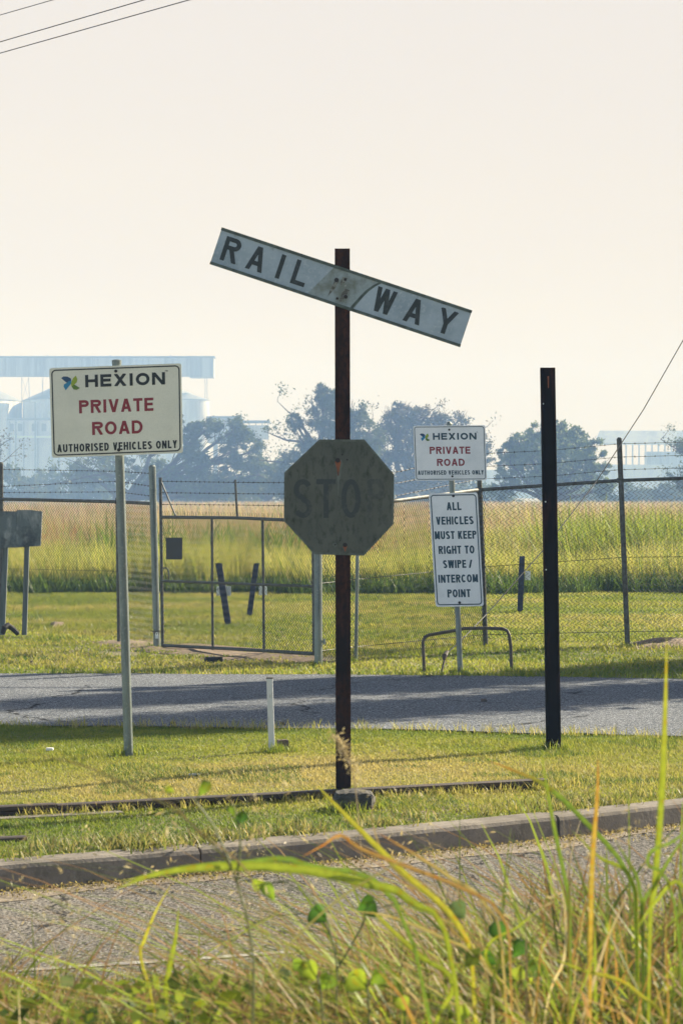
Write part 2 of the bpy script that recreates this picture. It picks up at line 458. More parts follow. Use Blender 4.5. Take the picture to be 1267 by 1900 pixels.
# bare dirt under the gate and along the fence
def patch(name, pts, z, m, thick=.03, seed=1):
    """a low uneven mound of soil over an outline"""
    c = sum((Vector(p) for p in pts), Vector((0, 0, 0))) / len(pts)
    mb = MB(); rings = 7; n = 40; vs = [(c.x, c.y, z + thick)]
    pts = [Vector(p) for p in pts]; L = len(pts)
    for r in range(1, rings + 1):
        for k in range(n):
            u = k / n * L; i = int(u); f = u - i
            p = pts[i % L].lerp(pts[(i + 1) % L], f)
            jit = .8 + .35 * float(vnoise(k * .5, seed * 7.7, 1.0, seed)) if r == rings else 1
            q = c + (p - c) * (r / rings) * jit
            h = thick * (1 - (r / rings) ** 2) * (.3 + 1.4 * float(vnoise(q.x, q.y, .25, seed))) - (.03 if r == rings else 0)
            vs.append((q.x, q.y, z + h))
    fs = [(0, 1 + k, 1 + (k + 1) % n) for k in range(n)]
    for r in range(rings - 1):
        for k in range(n):
            a = 1 + r * n; b = 1 + (r + 1) * n; k2 = (k + 1) % n
            fs.append((a + k, b + k, b + k2, a + k2))
    mb.add(vs, fs)
    o = mb.build(name, m, smooth=True)
    return struct(o)
patch('dirt_ground', [gat(130, 1186), gat(250, 1182), gat(420, 1196), gat(600, 1212), gat(640, 1228), gat(520, 1232), gat(400, 1226), gat(300, 1214), gat(200, 1204)], -.006, M['dirt'], .03, 2)
patch('dirt_ground', [gat(1150, 1196), gat(1290, 1188), gat(1330, 1196), gat(1260, 1203), gat(1170, 1204)], .0, M['dirt'], .06, 3)
patch('dirt_ground', [gat(690, 1490), gat(800, 1480), gat(905, 1484), gat(960, 1497), gat(860, 1507), gat(760, 1512), gat(700, 1508)], -.022, M['dirt'], .02, 4)
patch('dirt_ground', [gat(92, 1160), gat(124, 1159), gat(127, 1163), gat(95, 1165)], 0, M['dirt'], .05, 5)

# ------------------------------------------------------------------ grass engine
def ribbons(name, mats, P, Ht, Wd, az, lean, bend, col, segs=3, twist=None, droop=0.0, parent=None, tipcol=None):
    """many blades as ONE mesh: each a tapering ribbon that leans towards az and bends"""
    n = len(P)
    P = np.asarray(P, float); Ht = np.asarray(Ht, float)[:, None]; Wd = np.asarray(Wd, float)[:, None]
    az = np.asarray(az, float); lean = np.asarray(lean, float)[:, None]; bend = np.asarray(bend, float)[:, None]
    t = np.linspace(0, 1, segs + 1)[None, :]
    hor = Ht * (lean * t + bend * t ** 2)
    ver = Ht * (t - .35 * bend * t ** 2 - droop * t ** 3)
    dx = np.sin(az)[:, None]; dy = np.cos(az)[:, None]
    tw = az + (math.pi / 2 if twist is None else twist)
    wx = np.sin(tw)[:, None]; wy = np.cos(tw)[:, None]
    half = Wd * .5 * (1 - t ** 1.7) + Wd * .04
    cx = P[:, 0:1] + hor * dx; cyy = P[:, 1:2] + hor * dy; cz = P[:, 2:3] + ver
    A = np.stack([cx - half * wx, cyy - half * wy, cz], -1); B = np.stack([cx + half * wx, cyy + half * wy, cz], -1)
    V = np.stack([A, B], 2).reshape(n, (segs + 1) * 2, 3)
    co = V.reshape(-1, 3).astype(np.float32)
    base = (np.arange(n) * (segs + 1) * 2)[:, None, None]
    q = np.array([[2 * k, 2 * k + 1, 2 * k + 3, 2 * k + 2] for k in range(segs)])[None]
    loops = (base + q).reshape(-1).astype(np.int32)
    me = bpy.data.meshes.new(name)
    me.vertices.add(len(co)); me.vertices.foreach_set('co', co.ravel())
    nf = n * segs
    me.loops.add(nf * 4); me.loops.foreach_set('vertex_index', loops)
    me.polygons.add(nf); me.polygons.foreach_set('loop_start', np.arange(nf, dtype=np.int32) * 4)
    me.update(calc_edges=True)
    at_ = me.attributes.new('col', 'FLOAT_COLOR', 'POINT')
    c = np.ones((n, (segs + 1) * 2, 4), np.float32)
    c[:, :, :3] = np.asarray(col)[:, None, :]
    if tipcol is not None:
        tt = np.repeat(t[0], 2)[None, :, None]
        c[:, :, :3] = c[:, :, :3] * (1 - tt) + np.asarray(tipcol)[:, None, :] * tt
    at_.data.foreach_set('color', c.ravel())
    me.materials.append(mats)
    ob = bpy.data.objects.new(name, me); COL.objects.link(ob)
    if parent is not None: ob.parent = parent
    return ob

GREEN = np.array([.12, .19, .03]); YGREEN = np.array([.27, .30, .045]); STRAW = np.array([.42, .36, .15]); TAN = np.array([.33, .26, .14]); DK = np.array([.045, .085, .025])
def mixc(a, b, t):
    t = np.clip(np.asarray(t), 0, 1)[:, None]
    return a * (1 - t) + b * t

def inroad(x, y):
    f = np.vectorize(accF)(x); nn = np.vectorize(accN)(x)
    j = (vnoise(x, y, .3, 21) - .5) * .22
    return (y > nn + .05 + j) & (y < f - .05 + j)

def scatter(n, y0, y1, wfac=.145, wadd=.6):
    """points over the part of the ground that can be seen, even in area"""
    y = np.sqrt(rng.uniform(y0 ** 2, y1 ** 2, n))
    x = rng.uniform(-1, 1, n) * (y * wfac + wadd)
    return x, y

def lawn(n, y0, y1, hmul, wmul, seed, name, label):
    x, y = scatter(n, y0, y1)
    ky = np.interp(x, _kx, _ky)
    keep = (y > ky + .17) & ~inroad(x, y)
    dens = vnoise(x, y, .35, seed + 9) * .6 + vnoise(x, y, .12, seed + 4) * .6
    keep &= dens > .16
    # bare places: gate dirt, crossing soil
    keep &= ~((abs(x + 1.55 - (y - 31) * -.9) < 1.9) & (y > 28.3) & (y < 31.6) & (vnoise(x, y, .22, 8) * .7 + vnoise(x, y, .09, 8) * .3 > .45) & (x < .1) & (x > -3.1) & (abs(y - (29.6 - .45 * (x + .8))) < .55))
    x, y = x[keep], y[keep]; n = len(x)
    P = np.stack([x, y, lawnz(x, y) * (y < 21) - .008], -1)
    big = vnoise(x, y, 1.6, seed); med = vnoise(x, y, .45, seed + 1); r = rng.uniform(0, 1, n)
    py = HZ + EYE * F / y
    dry = np.interp(y, [12.8, 14.5, 15.3, 16.2, 17.6, 18.6, 20.5, 27, 29, 33, 42, 50], [.35, .30, .45, .72, .72, .42, .18, .35, .30, .38, .42, .40])
    d = dry + (big - .5) * .7 + (med - .5) * .45 + (r - .5) * .5 + .07
    col = mixc(mixc(GREEN, YGREEN, d * 2), STRAW, d * 2 - 1)
    weed = (med > .74) & (r > .55)
    col[weed] = mixc(DK * 1.4, GREEN, r[weed])
    h = hmul * rng.uniform(.4, 1.25, n) * (.55 + .9 * med) * np.where(vnoise(x, y, .9, seed + 5) > .7, 1.4, 1)
    # longer fringe against kerb, rail and road edge
    Ht = h
    o = ribbons(name, M['grass'], P, Ht, wmul * rng.uniform(.6, 1.4, n), rng.uniform(0, 6.283, n), rng.uniform(.1, .9, n), rng.uniform(0, .9, n), col, 2)
    return tag(o, label, 'grass', None, 'stuff')
lawn(420000, 12.9, 20.9, .021, .0045, 40, 'lawn_grass', 'short dry green grass between the street kerb and the inner road')
lawn(280000, 25.8, 50.5, .038, .012, 60, 'lawn_grass', 'mown green grass between the inner road and the tall field')

# fringe: longer tufts at road edges, post feet, rail
def tufts(pts, n_each, h, name, label, cols, spread=.06, w=.005):
    P = []; 
    for (x, y, z) in pts:
        q = rng.normal(0, spread, (n_each, 2)); P.append(np.stack([x + q[:, 0], y + q[:, 1], np.full(n_each, z)], -1))
    P = np.concatenate(P); n = len(P); r = rng.uniform(0, 1, n)
    col = mixc(cols[0], cols[1], r)
    o = ribbons(name, M['grass'], P, h * rng.uniform(.4, 1.2, n), w * rng.uniform(.7, 1.3, n), rng.uniform(0, 6.283, n), rng.uniform(.05, .6, n), rng.uniform(0, .8, n), col, 3)
    return tag(o, label, 'grass', None, 'stuff')
ep = []
for x in np.arange(-3.6, 3.6, .045):
    if random.random() < .6: ep.append((x + random.uniform(-.05, .05), accN(x) + random.uniform(-.12, .08), 0))
tufts(ep, 16, .085, 'verge_grass', 'fringe of longer grass along the near edge of the inner road', (YGREEN, STRAW), .05)
ep = []
for x in np.arange(-4.4, 4.4, .07):
    if random.random() < .6: ep.append((x + random.uniform(-.05, .05), accF(x) + random.uniform(-.05, .12), 0))
tufts(ep, 12, .08, 'verge_grass', 'fringe of grass along the far edge of the inner road', (GREEN * 1.1, YGREEN), .06, .009)
ep = []
for k in range(75):
    x = random.uniform(-2.1, 2.6); ep.append((x, kerbY(x) + random.choice([.2, .25, .35, .5]) + random.uniform(-.04, .1), 0))
tufts(ep, 40, .07, 'kerbside_weeds', 'low green weeds and clover growing behind the kerb', (GREEN * .8, STRAW * .8), .06, .008)

# ------------------------------------------------------------------ tall field
def field(n, y0, y1, h0, h1, w, cfun, name, label, seed, segs=3, lean=(.05, .5)):
    x, y = scatter(n, y0, y1, .145, 2)
    if y0 < 55: y = y + 1.8 * (vnoise(x, x * 0, 1.7, 31) - .5) + .9 * (vnoise(x, x * 0, .5, 32) - .5)
    keep = (vnoise(x, y, .9, seed) * .6 + vnoise(x, y, .3, seed + 1) * .4) > .30
    x, y = x[keep], y[keep]; n = len(x)
    P = np.stack([x, y, np.full(n, -.01)], -1)
    h = rng.uniform(h0, h1, n) * (.70 + .40 * vnoise(x, y, 2.2, seed + 2) + .25 * vnoise(x, y, .45, seed + 3))
    o = ribbons(name, M['grass'], P, h, w * rng.uniform(.5, 1.4, n), rng.uniform(0, 6.283, n), rng.uniform(*lean, n), rng.uniform(0, .6, n), cfun(x, y, n), segs)
    return tag(o, label, 'grass', None, 'stuff')
def cf_front(x, y, n):
    r = rng.uniform(0, 1, n); g = vnoise(x, y, 1.5, 71)
    c = mixc(YGREEN * 1.25 + .02, STRAW * 1.15, r * .9 + .05 + (g - .5) * .5)
    k = (r > .82); c[k] = GREEN
    return c
def cf_back(x, y, n):
    r = rng.uniform(0, 1, n); g = vnoise(x, y, 5, 72)
    t = np.clip((y - 55) / 25, 0, 1)
    c = mixc(YGREEN * 1.05, np.array([.38, .30, .21]), t * .7 + .50 + (g - .5) * 1.3 + (r - .5) * .6 - .15 * (x > y * .04))
    red = ((vnoise(x, y, 3.0, 77) > .66) | ((np.abs(x + 7.2) < 1.8) & (y < 68))) & (r > .5); c[red] = np.array([.30, .15, .08])
    k = r > .86; c[k] = GREEN * 1.1
    return c
def cf_edge(x, y, n):
    r = rng.uniform(0, 1, n); return mixc(DK, GREEN, r)
field(15000, 49.6, 51.4, .10, .46, .022, cf_edge, 'field_edge_weeds', 'dark green low weeds along the foot of the tall field grass', 81)
field(60000, 50.6, 58, .55, .95, .014, cf_front, 'field_grass', 'bright yellow green tall grass at the front of the field', 82)
field(90000, 57, 90, .85, 1.25, .022, cf_back, 'field_grass', 'tan and reddish dry tall grass in the middle of the field', 83)
field(60000, 88, 170, 1.05, 1.40, .045, cf_back, 'field_grass', 'pale hazy tall grass at the far end of the field', 84)

field(60000, 168, 470, 1.1, 1.42, .12, cf_back, 'field_grass', 'palest farthest strip of tall grass at the foot of the trees', 85, 2)

def stalks(n, x0, x1, y0, y1, h0, h1, w, ca, cb, name, label, cl=.6):
    nc = max(1, n // 14); cx = rng.uniform(x0, x1, nc); cyy = rng.uniform(y0, y1, nc); i = rng.integers(0, nc, n)
    x = cx[i] + rng.normal(0, cl, n); y = cyy[i] + rng.normal(0, cl, n)
    P = np.stack([x, y, np.full(n, -.01)], -1)
    o = ribbons(name, M['grass'], P, rng.uniform(h0, h1, n) * (.7 + .3 * rng.uniform(0, 1, nc)[i]), w * rng.uniform(.5, 1.5, n), rng.uniform(0, 6.283, n), rng.uniform(.0, .35, n), rng.uniform(0, .6, n), mixc(ca, cb, rng.uniform(0, 1, n)), 3)
    return tag(o, label, 'grass', None, 'stuff')
stalks(2600, -9, 9, 54, 66, 1.1, 1.62, .014, TAN, STRAW, 'field_stalks', 'scattered taller seeding stalks rising out of the field', .5)
stalks(5000, 4.5, 8.6, 54, 64, 1.1, 1.95, .03, GREEN, YGREEN, 'field_weeds', 'taller fresh green weeds in the field around the tall fence post', .35)
stalks(1500, -5.5, -1, 55, 60, 1.0, 1.75, .03, GREEN * .8, GREEN, 'field_weeds', 'taller green weeds in the field seen above the gate', .4)

# ------------------------------------------------------------------ leaf cloud engine (trees, shrubs)
def leafcloud(name, m, C, size, col, parent, aspect=2.2, seed=0, down=0.0):
    """C: (n,3) positions; two-triangle leaf blades at random attitudes, one mesh"""
    r2 = np.random.default_rng(seed + 100)
    n = len(C); s = size * r2.uniform(.55, 1.4, n)[:, None]
    d = r2.normal(0, 1, (n, 3)); d[:, 2] -= down; d /= np.linalg.norm(d, axis=1)[:, None]
    e = r2.normal(0, 1, (n, 3)); e -= d * np.sum(d * e, 1)[:, None]; e /= np.linalg.norm(e, axis=1)[:, None]
    a = C - d * s * .5; b = C + e * s * .5 / aspect; c = C + d * s * .5; g = C - e * s * .5 / aspect
    co = np.stack([a, b, c, g], 1).reshape(-1, 3).astype(np.float32)
    me = bpy.data.meshes.new(name)
    me.vertices.add(n * 4); me.vertices.foreach_set('co', co.ravel())
    me.loops.add(n * 4); me.loops.foreach_set('vertex_index', np.arange(n * 4, dtype=np.int32))
    me.polygons.add(n); me.polygons.foreach_set('loop_start', np.arange(n, dtype=np.int32) * 4)
    me.update(calc_edges=True)
    at_ = me.attributes.new('col', 'FLOAT_COLOR', 'POINT')
    cc = np.ones((n, 4, 4), np.float32); cc[:, :, :3] = np.asarray(col)[:, None, :]
    at_.data.foreach_set('color', cc.ravel())
    me.materials.append(m)
    ob = bpy.data.objects.new(name, me); COL.objects.link(ob)
    if parent is not None: ob.parent = parent
    return ob

def limb(mb, a, b, r0, r1, wob=.08, n=5, rs=None):
    a = Vector(a); b = Vector(b); L = (b - a).length; pts = []; rad = []
    rs = rs or random
    off = Vector((0, 0, 0))
    for i in range(n + 1):
        t = i / n
        if 0 < i < n: off += Vector((rs.uniform(-1, 1), rs.uniform(-1, 1), rs.uniform(-1, 1))) * wob * L / n * 2
        pts.append(a.lerp(b, t) + off * math.sin(t * math.pi)); rad.append(r0 + (r1 - r0) * t)
    mb.tube(pts, rad, 5, cap=False)
    return pts

def tree(name, base, Y, lobes, label, seed, leafsize=.16, colA=DK, colB=GREEN, clump=.30, trunk_r=.22, twigs=10, bare=(), group=None, down=0.0, lean=None, cat='tree'):
    """base: photo px of the foot; lobes: (px, py, rx, rz, leaves, clusters) in photo px at distance Y"""
    rs = random.Random(seed); r2 = np.random.default_rng(seed)
    if cat != 'shrub': Y = Y * 3.0
    s = Y / F; kk = max(1, Y / 150.0) if cat != 'shrub' else 1
    leafsize *= kk; trunk_r *= kk
    bare = [(a_, b_, c_ * kk, d_) for (a_, b_, c_, d_) in bare]
    foot = at(base[0], HZ, Y); foot.z = 0
    T = thing(name, foot, label, cat, group)
    wood = MB(); C = []; K = []
    mid = Vector((at(base[1] if len(base) > 1 else base[0], HZ, Y).x, Y, 0))
    zmin = min(at(0, l[1], Y).z - l[3] * s * .2 for l in lobes)
    fork = Vector((mid.x, Y, max(.6, zmin * .45)))
    limb(wood, foot, fork, trunk_r, trunk_r * .75, .06, 4, rs)
    for (px, py, rx, rz, nl, nc) in lobes:
        c = at(px, py, Y); c.y += rs.uniform(-.5, .5) * rx * s
        RX = rx * s; RZ = rz * s
        pts = limb(wood, fork, c, trunk_r * .55, trunk_r * .15, .10, 6, rs)
        for _ in range(twigs):
            u = Vector((rs.gauss(0, 1), rs.gauss(0, 1), rs.gauss(0, 1) + .3)).normalized()
            e = c + Vector((u.x * RX, u.y * RX, u.z * RZ)) * rs.uniform(.8, 1.12)
            st = pts[rs.randrange(3, 7)]
            pp = limb(wood, st, e, trunk_r * .12, .010 * kk, .12, 4, rs)
            if rs.random() < .8:
                e2 = e + Vector((rs.uniform(-1, 1), rs.uniform(-1, 1), rs.uniform(-.4, 1))) * RX * .3
                limb(wood, pp[3], e2, .018 * kk, .008 * kk, .1, 3, rs)
        v = r2.normal(0, 1, (nc, 3)); v /= np.linalg.norm(v, axis=1)[:, None]
        rad = r2.uniform(.25, 1, nc) ** .55
        cc = np.array(c)[None] + v * rad[:, None] * np.array([RX, RX, RZ])[None]
        idx = r2.integers(0, nc, nl)
        cr_ = clump * RX * r2.uniform(.5, 1.3, nc)
        L = cc[idx] + r2.normal(0, 1, (nl, 3)) * cr_[idx][:, None] * np.array([.55, .55, .42])
        tone = r2.uniform(0, 1, nc)
        C.append(L); K.append(tone[idx] * .7 + r2.uniform(0, 1, nl) * .3)
    for (pa, pb, r0, fol) in bare:
        a = at(pa[0], pa[1], Y); b = at(pb[0], pb[1], Y + rs.uniform(-1, 1))
        pp = limb(wood, a, b, r0, .015 * kk, .10, 6, rs)
        for _ in range(6):
            q = pp[rs.randrange(2, 7)]; e = q + Vector((rs.uniform(-1, 1), rs.uniform(-1, 1), rs.uniform(-.3, 1))) * (b - a).length * .28
            limb(wood, q, e, .02 * kk, .009 * kk, .12, 3, rs)
            if fol:
                L = np.array(e)[None] + r2.normal(0, 1, (fol, 3)) * .22 * kk
                C.append(L); K.append(r2.uniform(0, 1, fol))
    C = np.concatenate(C); K = np.concatenate(K)
    C[:, 2] = np.maximum(C[:, 2], .05)
    wo = wood.build('trunk', M['bark'], T)
    cr_o = leafcloud('crown', M['treeleaf'], C - np.array(foot)[None], leafsize, mixc(colA, colB, K), T, 2.4, seed, down)
    return T

BL = np.array([.05, .075, .035]); BG = np.array([.11, .145, .05]); BR = np.array([.12, .095, .065])
tree('tree', (246, 232), 150, [(352, 812, 22, 36, 2600, 30), (388, 792, 26, 18, 1700, 20), (432, 800, 34, 26, 2600, 30), (466, 838, 24, 40, 2200, 26), (365, 860, 30, 34, 2600, 30), (425, 850, 24, 30, 2200, 24), (400, 902, 70, 28, 4600, 60), (300, 890, 44, 36, 3600, 40), (480, 880, 30, 36, 1800, 24), (335, 775, 10, 10, 300, 6)],
     'wispy grey green tree with a leaning trunk behind the large private road sign', 11, .20, BL, BG, .30, .34, 12,
     bare=[((240, 915), (175, 862), .12, 20), ((200, 880), (62, 905), .06, 30), ((232, 890), (120, 850), .09, 30), ((225, 860), (170, 848), .06, 40)], down=.4)
tree('tree', (598, 600), 140, [(612, 780, 38, 46, 6000, 56), (600, 735, 23, 24, 3000, 24), (662, 785, 24, 40, 3600, 40), (690, 820, 26, 36, 2600, 30), (560, 870, 46, 40, 3800, 50), (548, 785, 16, 20, 1000, 10), (530, 900, 40, 30, 2600, 34), (610, 875, 60, 40, 5600, 56), (575, 825, 24, 20, 1500, 16)],
     'tallest tree with a domed top directly behind the rusty crossing post', 12, .17, BL, BG * .9, .30, .36, 12,
     bare=[((600, 850), (515, 745), .14, 60), ((590, 830), (490, 800), .10, 50), ((590, 860), (470, 850), .10, 60), ((600, 800), (575, 745), .06, 30), ((560, 850), (505, 905), .06, 60)], down=.3)
tree('tree', (742, 742), 150, [(735, 785, 36, 28, 2600, 50), (785, 775, 34, 22, 1900, 44), (835, 795, 40, 32, 2400, 54), (705, 835, 36, 44, 3600, 50), (770, 835, 46, 36, 3000, 54), (850, 850, 46, 36, 2400, 50), (790, 890, 80, 30, 4600, 60), (895, 845, 28, 40, 1200, 30), (745, 757, 22, 10, 500, 12)],
     'broad feathery brown green tree behind the smaller private road sign', 13, .17, BL, BR * 1.2, .20, .34, 26, bare=[((750, 870), (800, 762), .08, 14), ((750, 870), (735, 748), .08, 14), ((780, 860), (860, 768), .07, 14), ((760, 860), (690, 780), .08, 20), ((800, 840), (905, 790), .08, 16)], down=.2)
tree('tree', (1020, 1022), 130, [(1020, 860, 84, 54, 13000, 110), (962, 822, 30, 20, 2000, 22), (1000, 803, 26, 20, 1800, 18), (1050, 806, 34, 20, 2400, 24), (1092, 832, 30, 24, 2200, 24), (945, 860, 28, 40, 2600, 30), (1105, 875, 30, 36, 2800, 30), (1122, 905, 20, 20, 1000, 12), (935, 905, 30, 24, 1700, 18), (1030, 790, 14, 10, 500, 6)],
     'dense rounded leafy tree behind the tall dark steel post', 14, .20, BL * 1.1, BG * 1.9, .22, .3, 8)
tree('tree', (500, 498), 160, [(482, 896, 36, 28, 2600, 34), (530, 886, 34, 34, 2600, 34), (448, 905, 34, 20, 1800, 24), (560, 850, 20, 18, 800, 14)],
     'low open branched tree with bare upper limbs between the gate and the stop sign', 17, .17, BL, BG * .9, .22, .22, 12, bare=[((500, 900), (452, 832), .07, 24), ((500, 900), (478, 845), .06, 14), ((500, 890), (545, 835), .06, 30)], down=.3)
tree('tree', (215, 215), 165, [(150, 880, 34, 28, 1500, 26), (205, 870, 40, 36, 2200, 34), (265, 870, 34, 40, 2200, 34)],
     'wispy tree showing below the large private road sign', 18, .17, BL, BG * .9, .22, .22, 14, bare=[((200, 900), (120, 856), .06, 10), ((205, 890), (165, 845), .06, 10)], down=.3)
tree('tree', (1320, 1310), 120, [(1290, 830, 34, 22, 2500, 24), (1275, 895, 26, 18, 1500, 16), (1340, 850, 60, 60, 5000, 40)],
     'dark leafy tree reaching in at the picture edge above the fence', 15, .16, BL, BG, .3, .25, 8, bare=[((1300, 850), (1225, 815), .06, 50), ((1310, 890), (1235, 882), .05, 60)])
tree('tree', (-40, -30), 150, [(-20, 840, 30, 34, 1800, 20), (-60, 830, 60, 60, 3000, 30)],
     'thin branched tree at the picture edge in front of the silos', 16, .15, BL, BR, .3, .25, 8, bare=[((-30, 850), (22, 815), .07, 30), ((-30, 890), (28, 838), .06, 30)])

bushes = [(30, 905, 48, 38, 205, 'first blue hazy bush of the low row below the silos'), (105, 905, 46, 40, 210, 'second hazy bush of the low row below the large sign'), (170, 898, 44, 46, 200, 'taller hazy bush left of the large sign post'),
          (330, 915, 60, 34, 180, 'hazy bush behind the gate stile'), (470, 905, 46, 48, 170, 'hazy bush between the gate top and the stop sign'), (410, 920, 40, 24, 165, 'low hazy bush above the middle of the gate'),
          (690, 912, 50, 30, 190, 'low hazy bush between the stop sign and the small signs'), (800, 915, 60, 26, 195, 'low hazy bush behind the small private road sign'), (900, 918, 50, 24, 190, 'low dark bush left of the tall dark post'),
          (1060, 918, 70, 22, 185, 'low dark bush right of the tall dark post'), (1175, 918, 60, 20, 185, 'low dark bush behind the tall fence post'), (1260, 915, 45, 24, 180, 'low dark bush at the far end of the fence')]
for i, (px, py, rx, rz, Yb, lab) in enumerate(bushes):
    tree('bush', (px, px), Yb, [(px - rx * .4, py, rx * .6, rz, 1500, 20), (px + rx * .4, py + 4, rx * .6, rz * .85, 1500, 20), (px, 928, rx, rz * .5, 1400, 20)], lab, 30 + i, .24, BL, BG, .34, .10, 3, group='bushes along the far side of the field', cat='bush')

gx = rng.uniform(-2.6, 3.2, 5200); gk = np.interp(gx, _kx, _ky)
gy = gk - np.abs(rng.normal(0, .16, 5200)) - .01
gz = np.full(5200, STREET + .010) + rng.uniform(0, .012, 5200)
o = leafcloud('gutter_debris', M['grass'], np.stack([gx, gy, gz], -1), .016, mixc(np.array([.07, .055, .04]), STRAW * .8, rng.uniform(0, 1, 5200)), None, 2.0, 77)
tag(o, 'dry leaf bits and crumbs of soil lying in the gutter along the kerb', 'debris', None, 'stuff')

# two slender trees beside the road, outside the view, whose shadows cross it
def slender(x, y, h, seed, label):
    rs = random.Random(seed); r2 = np.random.default_rng(seed)
    T = thing('slender_tree', (x, y, 0), label, 'tree')
    wood = MB(); limb(wood, (x, y, 0), (x + .2, y, h), .14, .02, .03, 8, rs)
    C = []
    for k in range(90):
        z = h * (.22 + .78 * rs.random() ** .9); a = rs.uniform(0, 6.28); rr = rs.uniform(.1, .85) * (1.1 - .5 * z / h)
        e = Vector((x + math.cos(a) * rr, y + math.sin(a) * rr, z + .3)); limb(wood, (x + .1, y, z), e, .03, .008, .1, 3, rs)
        C.append(np.array(e)[None] + r2.normal(0, 1, (420, 3)) * np.array([.28, .28, .3]))
    wood.build('trunk', M['bark'], T)
    C = np.concatenate(C) - np.array([x, y, 0])[None]
    leafcloud('crown', M['treeleaf'], C, .12, mixc(BL, BG, r2.uniform(0, 1, len(C))), T, 2, seed)
slender(8.9, 32.1, 8.1, 91, 'slender dark tree past the fence corner that shades the road')
slender(8.0, 28.4, 7.6, 92, 'slender shorter tree beside the inner road that shades it')
#slender(10.4, 31.2, 9.0, 93, 'slender tree standing furthest along the inner road')

# ------------------------------------------------------------------ lettering
def clip(poly, lo, hi):
    for (s, c) in ((1, lo), (-1, -hi)):
        outp = []
        for i in range(len(poly)):
            a = poly[i]; b = poly[(i + 1) % len(poly)]
            ia = s * a[1] >= c - 1e-9; ib = s * b[1] >= c - 1e-9
            if ia: outp.append(a)
            if ia != ib:
                t = (c - s * a[1]) / (s * b[1] - s * a[1]); outp.append((a[0] + (b[0] - a[0]) * t, a[1] + (b[1] - a[1]) * t))
        poly = outp
        if not poly: return []
    return poly

def band(pts, tx, ty, closed=False):
    """polyline -> quads of stroke width (tx across, ty for level strokes)"""
    n = len(pts); L = []; Rr = []
    for i in range(n):
        a = pts[(i - 1) % n] if (i > 0 or closed) else pts[i]
        b = pts[(i + 1) % n] if (i < n - 1 or closed) else pts[i]
        p = pts[i]
        def nrm(u, v):
            d = (v[0] - u[0], v[1] - u[1]); l = math.hypot(*d) or 1
            return (-d[1] / l, d[0] / l)
        n1 = nrm(a, p) if a != p else nrm(p, b); n2 = nrm(p, b) if b != p else n1
        m = (n1[0] + n2[0], n1[1] + n2[1]); l = math.hypot(*m) or 1; m = (m[0] / l, m[1] / l)
        k = 1 / max(.4, m[0] * n1[0] + m[1] * n1[1])
        L.append((p[0] + m[0] * k * tx / 2, p[1] + m[1] * k * ty / 2)); Rr.append((p[0] - m[0] * k * tx / 2, p[1] - m[1] * k * ty / 2))
    q = []
    for i in range(n if closed else n - 1):
        j = (i + 1) % n
        q.append([L[i], L[j], Rr[j], Rr[i]])
    return q

def arc(cx, cy, rx, ry, a0, a1, n=10):
    return [(cx + rx * math.cos(R(a0 + (a1 - a0) * i / n)), cy + ry * math.sin(R(a0 + (a1 - a0) * i / n))) for i in range(n + 1)]

WID = dict(I=.26, L=.60, T=.66, E=.64, W=1.0, M=.86, A=.76, V=.74, O=.80, C=.76, G=.80, X=.74, Y=.72, N=.76, H=.74, K=.74, D=.74, U=.74, R=.74, P=.70, S=.70)
WID['/'] = .34; WID[' '] = .30

